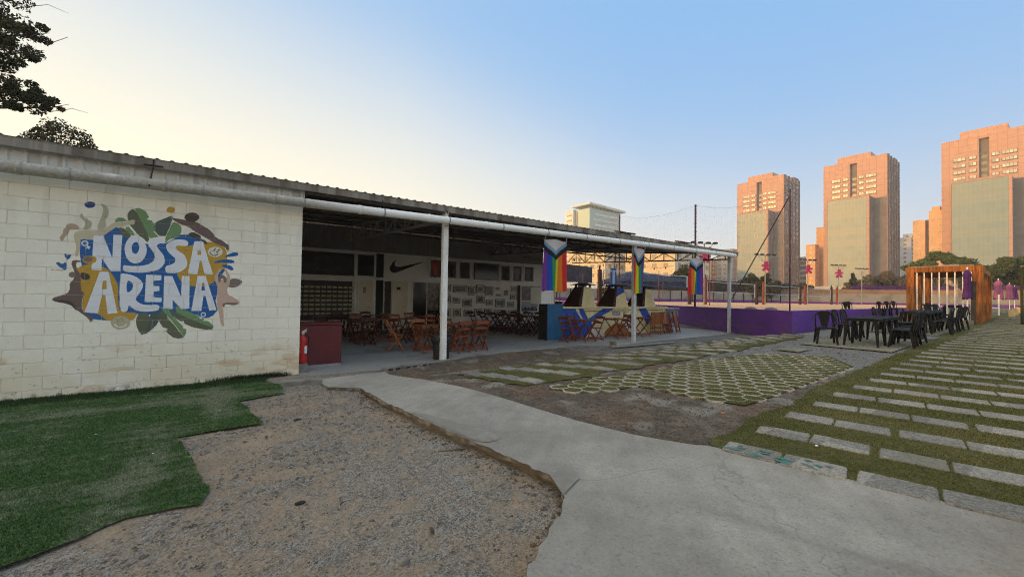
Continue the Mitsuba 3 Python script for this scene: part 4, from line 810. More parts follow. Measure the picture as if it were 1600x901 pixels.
# back wall
bw = part(bar_, 'back_wall', B(1.53, 15.58, 18.0, 18.15, -.05, 3.42), 'm_wallwhite')
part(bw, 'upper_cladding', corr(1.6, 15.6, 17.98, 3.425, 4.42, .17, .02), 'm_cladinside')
part(bw, 'top_rail', B(1.6, 15.58, 17.93, 17.995, 3.39, 3.44), 'm_trim')
part(bw, 'door_head_rail', B(1.6, 15.58, 17.94, 17.995, 2.24, 2.34), 'm_trim')
part(bw, 'wall_closer', hull([(x, y, z) for x in (1.532, 1.6) for y, z in ((9.2, 3.4), (9.2, 3.7), (17.9, 3.4), (17.9, 4.43))]), 'm_truss')
part(bw, 'dark_panel', B(1.7, 5.06, 17.95, 17.992, 2.37, 3.30), 'm_black', label='black upper panel with a faint ring')
ringm = [bar((3.83 + .30 * math.cos(a), 17.945, 2.86 + .30 * math.sin(a)), (3.83 + .30 * math.cos(a + .24), 17.945, 2.86 + .30 * math.sin(a + .24)), .03, .012) for a in np.arange(0, 2 * PI, .33)]
part(bw, 'ring_sign', cat(ringm), 'm_photo', label='dotted ring on the black upper panel')
part(bw, 'dark_recess', B(5.95, 6.33, 17.96, 17.99, .1, 3.4), 'm_blackmatt')
part(bw, 'trim_upright', B(5.08, 5.2, 17.94, 17.99, .1, 3.38), 'm_trim'); part(bw, 'trim_upright', B(5.93, 5.99, 17.94, 17.985, .1, 3.38), 'm_trim')
part(bw, 'window', B(5.2, 5.9, 17.96, 17.985, 2.4, 3.3), 'm_blackmatt')
def door(x0, x1, label, m='m_door'):
    d_ = part(bw, 'door', rbox(x0, x1, 17.95, 17.99, .1, 2.2, .004), m, label=label)
    part(d_, 'frame', cat(B(x0 - .07, x0 - .003, 17.93, 17.995, .09, 2.236), B(x1 + .003, x1 + .07, 17.93, 17.995, .09, 2.236)), 'm_trim')
    part(d_, 'handle', tube([(x1 - .09, 17.92, 1.05), (x1 - .2, 17.92, 1.05)], .012), 'm_steel')
    return d_
door(5.29, 5.86, 'cream washroom door beside the card board'); d2 = door(6.8, 7.45, 'cream door with a small dark plate')
part(d2, 'plate', B(6.93, 7.11, 17.94, 17.949, 1.82, 1.96), 'm_blackmatt'); part(bw, 'door_sign', B(5.45, 5.57, 17.94, 17.949, 1.66, 1.9), 'm_photo')
part(bw, 'narrow_window', B(6.4, 6.68, 17.955, 17.99, .1, 2.2), 'm_bark')
gd = part(bw, 'glass_door', B(7.72, 9.06, 17.95, 17.985, .12, 2.2), 'm_screen', label='dark glass door with a faded print')
part(gd, 'stile', cat(B(8.38, 8.42, 17.935, 17.949, .12, 2.2), B(7.66, 7.717, 17.935, 17.99, .1, 2.236), B(9.063, 9.12, 17.935, 17.99, .1, 2.236)), 'm_trim')
part(gd, 'print', B(8.43, 9.0, 17.94, 17.948, .9, 2.1), 'm_photo')
part(bw, 'dark_post', B(13.8, 13.97, 17.94, 17.99, .1, 2.23), 'm_blackmatt')
# swoosh painted on the wall
sw = [(6.90, 3.19), (6.72, 3.02), (6.61, 2.84), (6.62, 2.69), (6.72, 2.60), (6.86, 2.59), (7.05, 2.65), (8.27, 3.18), (7.36, 2.94), (7.1, 2.875), (6.93, 2.875), (6.84, 2.93), (6.84, 3.06)]
part(bw, 'painted_emblem', ext(Polygon(sw), .006, 'xz', 17.998), 'm_blackmatt', label='large black tick shaped emblem on the white wall')

# ------------------------------------------------------------------ things inside the bar
FR = [(9.82, 10.56, 1.76, 2.13), (10.66, 11.08, 1.65, 2.1), (11.14, 11.65, 1.76, 2.18), (11.71, 12.17, 1.64, 2.11), (12.27, 12.67, 1.88, 2.16), (12.27, 12.74, 1.55, 1.79), (12.8, 13.22, 1.6, 2.0), (13.34, 13.75, 1.86, 2.17), (13.31, 13.72, 1.45, 1.74), (11.17, 11.64, 1.23, 1.65), (11.75, 12.16, 1.12, 1.43), (12.33, 12.94, 1.04, 1.47), (13.13, 13.55, 1.04, 1.33), (9.81, 10.2, 1.24, 1.52), (10.36, 10.89, 1.06, 1.45), (9.33, 9.67, 1.25, 1.62), (9.32, 9.68, 1.84, 2.15), (9.32, 9.68, .58, .97), (9.86, 10.26, .58, .97), (10.43, 10.88, .58, .9), (11.05, 11.48, .63, .96), (11.65, 12.08, .65, .97), (12.29, 13.0, .6, .89), (13.17, 13.67, .6, .88)]
where = ['topmost wide frame, first right of the white post', 'topmost frame with orange glare', 'topmost frame, third from the white post', 'topmost frame, fourth from the white post', 'small topmost frame above the white bordered one', 'white bordered small frame in the middle of the wall', 'upright frame right of the white bordered one', 'last topmost frame at the dark post', 'small second row frame at the dark post', 'upright second row frame with a reddish print', 'small blue grey second row frame', 'large dark second row frame', 'small lower frame beside the dark post', 'small second row frame near the white post', 'dark second row frame, second from the white post', 'second row frame half hidden by the white post', 'topmost frame half hidden by the white post', 'bottom row frame half hidden by the white post', 'bottom row frame, first right of the white post', 'bottom row frame, second right of the white post', 'bottom row frame just left of the long table', 'bottom row frame behind the end of the long table', 'wide bottom row frame behind the long table', 'bottom row frame by the dark post']
for (a, b, z0, z1), w_ in zip(FR, where):
    k = thing('picture_frame', 'framed photo on the back wall: ' + w_, 'picture frame', 'framed photos on the back wall')
    m = 'm_trim' if 'white bordered' in w_ else 'm_blackmatt'
    t = .028
    part(k, 'frame', cat(B(a, b, 17.955, 17.995, z0, z0 + t), B(a, b, 17.955, 17.995, z1 - t, z1), B(a, a + t, 17.955, 17.995, z0 + t, z1 - t), B(b - t, b, 17.955, 17.995, z0 + t, z1 - t)), m)
    part(k, 'mount', B(a + t, b - t, 17.975, 17.996, z0 + t, z1 - t), 'm_trim')
    part(k, 'photo', B(a + .07, b - .07, 17.97, 17.974, z0 + .065, z1 - .065), 'm_photo')
SH = [(8.49, 9.18, 2.42, 3.34, 'red', 'm_red'), (9.40, 9.99, 2.42, 3.33, 'dark', 'm_blackmatt'), (10.06, 10.78, 2.42, 3.33, 'brown', 'm_bark'), (12.58, 13.28, 2.41, 3.3, 'black', 'm_black'), (13.38, 14.08, 2.4, 3.31, 'pale', 'm_greymetal'), (14.17, 14.9, 2.43, 3.32, 'grey', 'm_concretewall')]
wh = ['right of the large emblem', 'half hidden by the white post', 'left of the television', 'just right of the television', 'second right of the television', 'last in the row at the right']
def shirt(cx, cz, w, h):
    p = [(-.2, -.5), (.2, -.5), (.2, .18), (.34, -.02), (.46, .1), (.25, .46), (.1, .5), (0, .43), (-.1, .5), (-.25, .46), (-.46, .1), (-.34, -.02), (-.2, .18)]
    return Polygon([(cx + x * w, cz + z * h) for x, z in p])
for (a, b, z0, z1, c_, m), w_ in zip(SH, wh):
    k = thing('framed_shirt', f'{c_} sports shirt in a deep frame, {w_}', 'framed shirt', 'framed shirts above the doors')
    part(k, 'frame', cat(B(a, b, 17.9, 17.995, z0, z0 + .05), B(a, b, 17.9, 17.995, z1 - .05, z1), B(a, a + .05, 17.9, 17.995, z0 + .05, z1 - .05), B(b - .05, b, 17.9, 17.995, z0 + .05, z1 - .05)), 'm_trim')
    part(k, 'backing', B(a + .05, b - .05, 17.98, 17.996, z0 + .05, z1 - .05), 'm_backing')
    part(k, 'shirt', ext(shirt((a + b) / 2, (z0 + z1) / 2, (b - a) * .8, (z1 - z0) * .72), .02, 'xz', 17.979), m)
k = thing('television', 'large black flat television on the back wall between framed shirts', 'television')
part(k, 'case', rbox(10.97, 12.46, 17.90, 17.97, 2.45, 3.30, .01), 'm_black'); part(k, 'screen', B(10.99, 12.44, 17.896, 17.899, 2.475, 3.28), 'm_screen')
k = thing('poster', 'dark team poster above the pale skyline poster', 'poster'); put(k, B(14.1, 15.45, 17.985, 17.995, 1.40, 2.2), 'm_photo')
k = thing('poster', 'pale skyline poster at the right end of the back wall', 'poster'); part(k, 'sheet', B(14.1, 15.25, 17.985, 17.995, .8, 1.34), 'm_steelgrey')
sk = [B(14.15 + i * .1, 14.15 + i * .1 + .07, 17.98, 17.984, .82, .95 + .12 * ((i * 7) % 5) / 4) for i in range(11)]
part(k, 'printed_skyline', cat(sk), 'm_blackmatt')
k = thing('card_board', 'black board with seven rows of yellowish cards behind the red counter', 'notice board')
part(k, 'board', rbox(1.8, 5.0, 17.93, 17.98, .55, 2.14, .005), 'm_black'); part(k, 'ledge', B(1.8, 5.0, 17.86, 17.93, .44, .51), 'm_trim')
for r in range(7):
    for c in range(11):
        x = 2.72 + c * .215; z = 1.92 - r * .178
        part(k, 'card', B(x, x + .165, 17.922, 17.929, z - .085, z), 'm_card')
part(k, 'chain', tube([(3.1 + i * .12, 17.915, 1.35 - .55 * abs(math.sin(i * .55))) for i in range(14)], .004, 4), 'm_steelgrey')
# red counter, extinguisher, bin
k = thing('red_counter', 'dark red bar counter just inside the block wall corner', 'counter')
part(k, 'front', rbox(1.54, 2.51, 9.74, 10.2, .02, .92, .01), 'm_redcounter'); part(k, 'top', rbox(1.54, 2.53, 9.71, 10.25, .925, .965, .006), 'm_redcounter'); part(k, 'plinth', B(1.56, 2.5, 9.735, 10.19, .015, .06), 'm_greymetal')
k = thing('fire_extinguisher', 'red fire extinguisher standing at the white wall corner', 'fire extinguisher')
ex, ey = 1.625, 9.2
part(k, 'stand', B(ex - .085, ex + .085, ey - .085, ey + .085, .015, .2), 'm_kerb')
part(k, 'cylinder', mv(lathe([(0, .0), (.07, .0), (.08, .02), (.08, .46), (.07, .51), (.03, .55), (.022, .58), (0, .58)], 20), ex, ey, .2), 'm_red', 40)
part(k, 'valve', cat(CB(ex, ey, .81, .05, .05, .05), bar((ex - .02, ey, .83), (ex + .07, ey - .01, .88), .02), bar((ex - .02, ey, .835), (ex + .07, ey - .01, .835), .016)), 'm_steel')
part(k, 'hose', tube([(ex + .03, ey - .02, .8), (ex + .1, ey - .03, .72), (ex + .095, ey - .03, .5), (ex + .085, ey - .02, .35)], .012, 6), 'm_black', True)
part(k, 'instruction_label', rot(B(ex - .025, ex + .035, ey - .0825, ey - .0805, .4, .55), (0, 0, 1), .5, (ex, ey, 0)), 'm_whitepaint')
k = thing('waste_bin', 'black plastic waste bin with a bag behind the first white post', 'waste bin')
bx, by, bz = 4.74, 9.24, .044
part(k, 'bucket', mv(lathe([(0, 0), (.19, 0), (.225, .5), (.235, .5), (.235, .53), (.22, .53), (.18, .04), (0, .04)], 18), bx, by, bz), 'm_black', 40)
bag = lathe([(.225, .38), (.25, .42), (.262, .5), (.245, .56), (.22, .57), (.2, .5)], 26); bag = (bag[0] * (1 + .06 * (meshkit.fbm(bag[0] * 20, 2, 3)[:, None] - .5)), bag[1])
part(k, 'bag', mv(bag, bx, by, bz), 'm_black', True)

# wooden folding furniture
def slats(x0, x1, y0, y1, z, n, t=.016, gap=.01, along='x'):
    o = []; w = (y1 - y0 + gap) / n
    for i in range(n): o.append(rbox(x0, x1, y0 + i * w, y0 + (i + 1) * w - gap, z - t, z, .003) if along == 'x' else rbox(y0 + i * w, y0 + (i + 1) * w - gap, x0, x1, z - t, z, .003))
    return o
def fold_chair(m):
    p = []
    for i, s in enumerate(slats(-.19, .19, -.17, .2, .45, 5)): p.append(('seat_slat' + (f'_{i:03d}' if i else ''), s, m, False))
    n = 0
    for sx in (-1, 1):
        p.append(('long_leg' + (f'_{n:03d}' if n else ''), bar((sx * .20, .22, 0), (sx * .20, -.27, .86), .022, .04, (0, 1, .5)), m, False))
        p.append(('short_leg' + (f'_{n:03d}' if n else ''), bar((sx * .172, -.24, 0), (sx * .172, .19, .435), .022, .038, (0, 1, .5)), m, False)); n += 1
    def arch(z, h, y):
        xs = np.linspace(-.19, .19, 9); t_ = np.array([(x, z + h / 2 + .028 * (1 - (x / .19) ** 2)) for x in xs]); b_ = np.array([(x, z - h / 2) for x in xs[::-1]])
        e = ext(Polygon(np.vstack([t_, b_])), .018, 'xz', y); return e
    p.append(('back_rail', arch(.80, .08, -.225), m, False)); p.append(('back_rail_001', arch(.63, .055, -.13), m, False))
    p.append(('stretcher', bar((-.19, .165, .10), (.19, .165, .10), .016, .05), m, False)); p.append(('stretcher_001', bar((-.165, -.19, .055), (.165, -.19, .055), .016, .035), m, False))
    return proto(p)
def fold_table(m):
    p = []
    for i, s in enumerate(slats(-.35, .35, -.35, .35, .745, 7, .018, .006)): p.append(('top_slat' + (f'_{i:03d}' if i else ''), s, m, False))
    p.append(('top_frame', cat(B(-.33, -.29, -.34, .34, .69, .726), B(.29, .33, -.34, .34, .69, .726)), m, False))
    n = 0
    for sx in (-1, 1):
        for a in (1, -1):
            x = sx * (.27 if a > 0 else .245)
            p.append(('leg' + (f'_{n:03d}' if n else ''), bar((x, a * .31, 0), (x, -a * .31, .69), .022, .045, (0, 1, .5)), m, False)); n += 1
    p.append(('stretcher', bar((-.27, .27, .09), (.27, .27, .09), .018, .045), m, False)); p.append(('stretcher_001', bar((-.245, -.27, .09), (.245, -.27, .09), .018, .045), m, False))
    return proto(p)
CH, CHD, CHL = fold_chair('m_wood_chair'), fold_chair('m_wood_dark'), fold_chair('m_wood_light'); TB, TBD = fold_table('m_wood_chair'), fold_table('m_wood_dark')
FZ = lambda x, y: float(zs(np.array(float(x)), y)) + .003
def wchair(x, y, rz, label, grp, p=CH): k = thing('folding_chair', label, 'chair', grp); copy(k, p, x, y, FZ(x, y), rz + rng.normal(0, .05)); return k
def wtable(x, y, label, grp, p=TB, rz=0): k = thing('folding_table', label, 'table', grp); copy(k, p, x, y, FZ(x, y), rz); return k
g1, g2 = 'wooden folding tables in the bar', 'wooden folding chairs in the bar'
# nearest row of three tables (chairs: rz = 0 faces +y)
for i, w_ in enumerate(['left', 'middle', 'right']): wtable(4.98 + .71 * i, 10.52, f'{w_} one of three joined wooden folding tables nearest the first white post', g1)
wchair(4.35, 11.35, -PI / 2 - .2, 'pale varnished folding chair turned sideways left of the nearest tables', g2, CHL)
wchair(5.72, 10.0, 0, 'folding chair with its back to us just right of the waste bin', g2); wchair(6.4, 10.12, -.1, 'folding chair with its back to us at the right end of the nearest tables', g2)
for x, w_ in ((5.05, 'left'), (5.9, 'right')): wchair(x, 11.1, PI, f'folding chair on the far side of the nearest tables, {w_}', g2, CHL if x == 5.05 else CH)
# second row
for i, w_ in enumerate(['left', 'middle', 'right']): wtable(4.1 + .71 * i, 13.6, f'{w_} table of the second row behind the nearest tables', g1, TBD if i == 0 else TB)
for x, w_, c_ in ((4.1, 'left', CHD), (5.4, 'right', CHD)): wchair(x, 12.95, .05, f'dark folding chair in front of the second row, {w_}', g2, c_)
for x, w_ in ((4.15, 'left'), (5.5, 'right')): wchair(x, 14.2, PI, f'folding chair behind the second row, {w_}', g2)
wtable(6.6, 14.6, 'folding table between the second row and the glass door', g1); wchair(6.6, 14.0, 0, 'folding chair with its back to us before the glass door', g2); wchair(7.2, 14.6, PI / 2, 'folding chair facing left before the glass door', g2); wchair(6.5, 15.2, PI, 'folding chair behind the table before the glass door', g2)
# third row at the back left
for i, w_ in enumerate(['left', 'middle', 'right']): wtable(3.95 + .71 * i, 16.2, f'{w_} table of the row furthest back, below the card board', g1, TBD)
for x, w_ in ((3.3, 'left'), (4.4, 'middle'), (5.5, 'right')): wchair(x, 15.6, 0, f'dark folding chair in front of the furthest row, {w_}', g2, CHD)
for x, w_ in ((4.2, 'left'), (5.3, 'right')): wchair(x, 16.8, PI, f'dark folding chair behind the furthest row, {w_}', g2, CHD)
# long table along the picture wall
for i in range(5):
    y = 12.9 + .71 * i; w_ = ['nearest', 'second', 'third', 'fourth', 'furthest'][i]
    wtable(10.85 - .12 * i, y, f'{w_} table of the long row before the framed photos', g1, TBD, PI / 2)
    wchair(10.2 - .12 * i, y, -PI / 2, f'dark folding chair on the left side of the long row, {w_} from us', g2, CHD)
    wchair(11.5 - .12 * i, y, PI / 2, f'dark folding chair on the right side of the long row, {w_} from us', g2, CHD)
wtable(12.9, 15.6, 'folding table at the right end of the photo wall', g1, TBD); wchair(12.9, 15.0, 0, 'dark folding chair before the table at the right end of the photo wall', g2, CHD); wchair(13.5, 15.6, PI / 2, 'dark folding chair facing left at the right end of the photo wall', g2, CHD)
# tables by the painted grills
wtable(10.75, 10.12, 'folding table in front of the blue part of the grill counter', g1); wtable(12.45, 10.1, 'folding table in front of the printed words on the grill counter', g1); wtable(13.95, 10.12, 'folding table right of the middle post before the grills', g1)
wchair(10.1, 10.3, -PI / 2 + .2, 'folding chair facing right before the blue counter', g2); wchair(10.95, 10.75, PI, 'folding chair behind the table before the blue counter', g2); wchair(11.25, 10.05, PI / 2, 'folding chair facing left between the two grill tables', g2); wchair(13.05, 10.2, PI / 2, 'folding chair facing left behind the middle post', g2)
# folded chairs leaning in a stack
for i in range(7):
    k = thing('folded_chair', 'folded wooden chair leaning in the stack at the end of the grills, ' + ['leftmost', 'second from left', 'third from left', 'fourth from left', 'fifth from left', 'sixth from left', 'rightmost'][i], 'folded chair', 'folded chairs stacked by the grills')
    f_ = []
    for sx in (-1, 1): f_.append(('leg' if sx < 0 else 'leg_001', bar((sx * .2, 0, 0), (sx * .2, 0, .95), .022, .05, (0, 1, 0)), 'm_wood_chair', False))
    for j in range(6): f_.append(('slat' + (f'_{j:03d}' if j else ''), rbox(-.185, .185, -.012, .012, .42 + j * .085, .42 + j * .085 + .068, .003), 'm_wood_light', False))
    f_.append(('stretcher', B(-.19, .19, -.01, .01, .06, .11), 'm_wood_chair', False)); f_.append(('stretcher_001', B(-.19, .19, -.01, .01, .24, .28), 'm_wood_chair', False))
    x = 15.15 + .29 * i; copy(k, proto(f_), x, 10.25 + .1 * (i % 3), FZ(x, 10), (-1.15 + .12 * i if i < 3 else -.12 + .05 * i) , tilt=((1, 0, 0), -13))

# blue counter, fridge, hood
k = thing('blue_counter', 'plain blue painted block counter at the left of the grills', 'counter')
part(k, 'body', rbox(9.75, 10.49, 10.93, 11.4, .06, 1.36, .012), 'm_bluecounter'); part(k, 'side_shade', B(9.72, 9.749, 10.94, 11.39, .06, 1.34), 'm_black', label='black sheet standing for the shaded left side')  # shade of the left side, put in as a black sheet
k = thing('steel_cabinet', 'white and steel cabinet standing on the blue counter', 'cabinet')
part(k, 'white_side', rbox(9.5, 9.98, 11.0, 11.6, 1.362, 1.95, .01), 'm_white'); part(k, 'steel_drum', mv(lathe([(0, 0), (.14, 0), (.14, .58), (0, .58)], 18), 10.14, 11.2, 1.362), 'm_steel', 40); part(k, 'socket', B(9.55, 9.63, 10.985, 10.999, 1.8, 1.88), 'm_blackmatt')
# painted brick grills
gk = thing('grill_counter', 'brick grill counter painted cream and blue with three chimneys', 'barbecue')
part(gk, 'body', B(10.5, 17.05, 11.012, 11.95, .08, 1.19), 'm_joint')
Y_ = 11.0; face = sbox(10.5, .085, 17.05, 1.19)
D = {'m_bluepaint': unary_union([Polygon([(10.5, .085), (11.7, .085), (12.2, .55), (11.2, 1.19), (10.5, 1.19)]), Polygon([(11.55, .62), (12.0, .62), (13.45, 1.19), (12.75, 1.19)]), Polygon([(15.0, 1.19), (15.55, 1.19), (16.1, .62), (15.6, .5)]), Polygon([(11.35, 1.19), (11.62, 1.19), (11.95, .72), (11.72, .66)])]),
     'm_orangepaint': Polygon([(12.7, .085), (13.0, .36), (13.5, .6), (14.4, .55), (14.9, .3), (14.9, .085)]),
     'm_whitepaint': unary_union([Polygon([(11.9, .085), (12.35, .58), (12.9, .085)]), Polygon([(11.20, 1.16), (11.29, 1.17), (11.70, .70), (11.60, .66)]), shapely.Point(14.5, .62).buffer(.42)])}
cells2 = []
for r in range(6):
    z0 = .085 + r * .184; n = 0
    x = 10.5 - (.2 if r % 2 else 0)
    while x < 17.05:
        a, b = max(x, 10.5), min(x + .39, 17.05)
        if b - a > .05: cells2.append(sbox(a + .0015, z0 + .0015, b - .0015, min(z0 + .184, 1.19) - .0015))
        x += .393
used = Polygon()
body2 = unary_union(cells2)
for m, P_ in [('m_whitepaint', D['m_whitepaint']), ('m_bluepaint', D['m_bluepaint']), ('m_orangepaint', D['m_orangepaint']), ('m_creampaint', face)]:
    v = P_.difference(used).intersection(face); used = used.union(P_)
    for q in getattr(v, 'geoms', [v]):
        if q.geom_type == 'Polygon' and q.area > .004: part(gk, 'painted_face', ext(q.intersection(body2), .012, 'xz', 11.012), m)
part(gk, 'dark_roundel', ext(shapely.Point(14.52, .64).buffer(.30).intersection(body2), .002, 'xz', 10.9995), 'm_black'); part(gk, 'dark_roundel', ext(shapely.Point(14.45, .66).buffer(.17).intersection(body2), .002, 'xz', 10.997), 'm_whitepaint')
part(gk, 'ledge', rbox(10.5, 17.1, 10.94, 12.0, 1.192, 1.255, .008), 'm_creampaint')
part(gk, 'rail', tube([(11.6, 10.9, 1.10), (16.9, 10.9, 1.12)], .012, 6), 'm_blackmatt'); part(gk, 'fire_hatch', cat(bar((10.72, 10.985, .5), (10.72, 10.985, 1.05), .02), bar((10.72, 10.985, 1.05), (11.15, 10.985, 1.05), .02), bar((11.15, 10.985, 1.05), (11.15, 10.985, .5), .02)), 'm_bluecounter')
def text(s, h, x, y, z, m, parent, name, bold=True, depth=.004):
    t = meshkit.text_mesh(s, h, depth, bold); v = np.array(t.vertices); v = np.stack([x + v[:, 0], y - v[:, 2], z + v[:, 1]], 1)
    return part(parent, name, (v, np.array(t.faces)), m)
text('VISA', .16, 13.28, 10.998, .90, 'm_bluepaint', gk, 'lettering'); 
part(gk, 'small_print', cat(B(13.98, 14.25, 10.994, 10.998, 1.0, 1.03), B(13.98, 14.18, 10.994, 10.998, .955, .98), B(13.98, 14.25, 10.994, 10.998, .91, .935)), 'm_blackmatt')
text('VISA', .12, 16.3, 10.998, .92, 'm_creampaint', gk, 'lettering')
for i, (x0, blue) in enumerate(((11.33, 0), (13.32, 1), (15.27, 0))):
    x1 = x0 + 1.05; z0, z1 = 1.257, 2.02; yb0, yb1 = 11.02, 11.9
    a = [(x0 + .38, yb0, z0), (x1, yb0, z0), (x1, yb1, z0), (x0 - .05, yb1, z0)]; c = [(x0 + .56, 11.2, z1), (x1 - .12, 11.2, z1), (x1 - .12, 11.65, z1), (x0 + .38, 11.65, z1)]
    a[0] = (x0 + .05, yb0, z0); a[3] = (x0 + .05, yb1, z0); c[0] = (x0 + .46, 11.2, z1); c[3] = (x0 + .46, 11.65, z1)
    ck = part(gk, 'chimney', hull(a + c), 'm_creampaint', 20)
    # shade put in as dark brown on the left flank and front edge
    def P3(u, w): # point on the front face, u across 0..1, w up 0..1
        lo = np.array(a[0]) * (1 - u) + np.array(a[1]) * u; hi = np.array(c[0]) * (1 - u) + np.array(c[1]) * u; return lo * (1 - w) + hi * w
    nn = np.array([0, -.006, 0])
    def facep(us, m, nm):
        q_ = [P3(u, w) + nn for u, w in us]; qb = [p + [0, .005, 0] for p in q_]; part(ck, nm, hull(q_ + qb), m)
    facep([(0, 0), (.16, 0), (.12, 1), (0, 1)], 'm_brownpad_shade', 'flank_shade')
    if blue: facep([(.15, .55), (.13, 1), (1, 1), (1, .8)], 'm_bluepaint', 'blue_top')
    L_ = [np.array(p) + [-.008, 0, .002] for p in (a[0], a[3], c[3], c[0])]; part(ck, 'flank_shade', hull(L_ + [p + [.006, 0, 0] for p in L_]), 'm_brownpad_shade')
    cx = (c[0][0] + c[1][0]) / 2
    for sx in (-1, 1):
        for sy in (-1, 1): part(ck, 'cap_leg', CB(cx + sx * .2, 11.42 + sy * .18, z1 + .04, .06, .06, .08), 'm_blackmatt')
    part(ck, 'cap', hull([(cx + sx * .36, 11.42 + sy * .36, z1 + .08) for sx in (-1, 1) for sy in (-1, 1)] + [(cx + sx * .36, 11.42 + sy * .36, z1 + .10) for sx in (-1, 1) for sy in (-1, 1)] + [(cx + sx * .1, 11.42 + sy * .1, z1 + .16) for sx in (-1, 1) for sy in (-1, 1)]), 'm_blackmatt')
k = thing('steel_griddle', 'grey steel griddle cart at the right end of the grills', 'griddle')
part(k, 'body', rbox(17.15, 18.1, 11.0, 11.7, .75, 1.1, .01), 'm_steelgrey'); part(k, 'lid', rbox(17.12, 18.13, 10.96, 11.74, 1.11, 1.17, .01), 'm_steel'); part(k, 'shelf', B(17.2, 18.05, 11.05, 11.65, .38, .42), 'm_steelgrey')
for x in (17.2, 18.05):
    for y in (11.05, 11.65): part(k, 'leg', CB(x, y, .43, .05, .05, .64), 'm_steelgrey')

# pride flags hung below the gutter
def flag(x0, x1, ztop, h, flip, label, seed):
    k = thing('rainbow_flag', label, 'flag', 'rainbow flags under the gutter')
    nu, nv = 25, 31; U, V = np.meshgrid(np.linspace(0, 1, nu), np.linspace(0, 1, nv))
    X = x0 + (x1 - x0) * (U + .03 * V * np.sin(3 * U + seed)); Y = 8.80 + (.016 + .055 * V) * (x1 - x0) / .9 * np.sin(U * 10 + seed * 1.7 + V * 1.5) + .03 * V; Z = ztop - h * V + .02 * (1 - V) * np.cos(U * 2 * PI) * -1 + .015 * V * np.sin(U * 7 + seed)
    m = grid(np.arange(nu), np.arange(nv), lambda a, b: 0 * a); v = np.stack([X, Y, Z], -1).reshape(-1, 3)
    part(k, 'cloth', (v, m[1]), 'm_flag', True, uv=np.stack([1 - U if flip else U, V], -1).reshape(-1, 2))
    for i, u in enumerate((0.03, .97)): part(k, 'tie', tube([(x0 + (x1 - x0) * u, 8.8, ztop - .01), (x0 + (x1 - x0) * u, 8.74, ztop + .12)], .008, 5), 'm_white')
flag(7.68, 8.55, 3.25, 1.47, True, 'largest rainbow flag, purple edge on the left, hanging left of the blue counter', 0)
flag(11.72, 12.36, 3.32, 1.53, False, 'rainbow flag hanging at the middle white post', 2)
flag(15.27, 16.2, 3.22, 1.42, False, 'rightmost rainbow flag near the last white post', 4)

# string of bulbs along the eaves inside
k = thing('light_string', 'dark cable of small bulbs hung across the open end of the bar', 'string lights')
pts = [np.array((9.5 + 9 * t, 12.5 - 1.0 * t, 3.25 - .18 * math.sin(PI * ((t * 3) % 1)))) for t in np.linspace(0, 1, 46)]
part(k, 'cable', tube(pts, .006, 4), 'm_blackmatt')
for p in pts[2::4]: part(k, 'bulb', ell((p[0], p[1], p[2] - .05), (.028, .028, .045)), 'm_blackmatt', True)
# floodlights on the roof edge
for x, l_ in ((13.0, 'pair of black floodlights on the roof above the middle post'), (17.1, 'pair of black floodlights on the roof edge near the far end')):
    k = thing('floodlight', l_, 'floodlight'); y = 10.2; z = RZ(y) + .03
    part(k, 'bracket', cat(bar((x, y, z - .02), (x, y, z + .22), .03), bar((x - .4, y, z + .22), (x + .4, y, z + .22), .03)), 'm_blackmatt')
    for s in (-1, 1): part(k, 'lamp', rot(rbox(x + s * .3 - .2, x + s * .3 + .2, y - .16, y + .1, z + .23, z + .29, .01), (1, 0, 0), .2, (x, y, z + .2)), 'm_black')

# ------------------------------------------------------------------ plastic tables and chairs on the terrace
def mono_chair():
    p = []
    seat = cat(rbox(-.20, .20, -.19, .21, .425, .45, .01), rbox(-.205, .205, .17, .225, .40, .445, .01))
    p.append(('seat', seat, 'm_plastic', 20)); n = 0
    for sx in (-1, 1):
        for sy in (-1, 1):
            a = hull([(sx * .225 + dx * .022, (sy * .235 + (.0)) + dy * .02, 0) for dx in (-1, 1) for dy in (-1, 1)] + [(sx * .18 + dx * .032, sy * .17 + dy * .028, .43) for dx in (-1, 1) for dy in (-1, 1)])
            p.append(('leg' + (f'_{n:03d}' if n else ''), a, 'm_plastic', False)); n += 1
    t = np.linspace(0, PI, 13); yb = lambda z: -.18 - .16 * (z - .43)
    arch = [(-.20, yb(.43), .43)] + [(-.205 * math.cos(a), yb(.70 + .17 * math.sin(a)), .70 + .17 * math.sin(a)) for a in t] + [(.20, yb(.43), .43)]
    p.append(('back_frame', tube(arch, .017, 7), 'm_plastic', True))
    o = Polygon([(-.055, .44), (.055, .44), (.10, .62), (.135, .80), (.07, .855), (0, .865), (-.07, .855), (-.135, .80), (-.10, .62)])
    v, f = ext(o, .012, 'xz', 0.0); v = v.copy(); v[:, 1] += yb(v[:, 2]) + .006
    p.append(('splat', (v, f), 'm_plastic', False))
    return proto(p)
def mono_table():
    p = [('top', rbox(-.35, .35, -.35, .35, .695, .72, .012), 'm_plastic', False), ('skirt', cat(B(-.33, .33, -.335, -.32, .64, .695), B(-.33, .33, .32, .335, .64, .695), B(-.335, -.32, -.32, .32, .64, .695), B(.32, .335, -.32, .32, .64, .695)), 'm_plastic', False)]; n = 0
    for sx in (-1, 1):
        for sy in (-1, 1):
            p.append(('leg' + (f'_{n:03d}' if n else ''), hull([(sx * .345 + dx * .02, sy * .345 + dy * .02, 0) for dx in (-1, 1) for dy in (-1, 1)] + [(sx * .30 + dx * .04, sy * .30 + dy * .04, .66) for dx in (-1, 1) for dy in (-1, 1)]), 'm_plastic', False)); n += 1
    return proto(p)
MC, MT = mono_chair(), mono_table(); g3, g4 = 'black plastic chairs on the terrace', 'black plastic tables on the terrace'
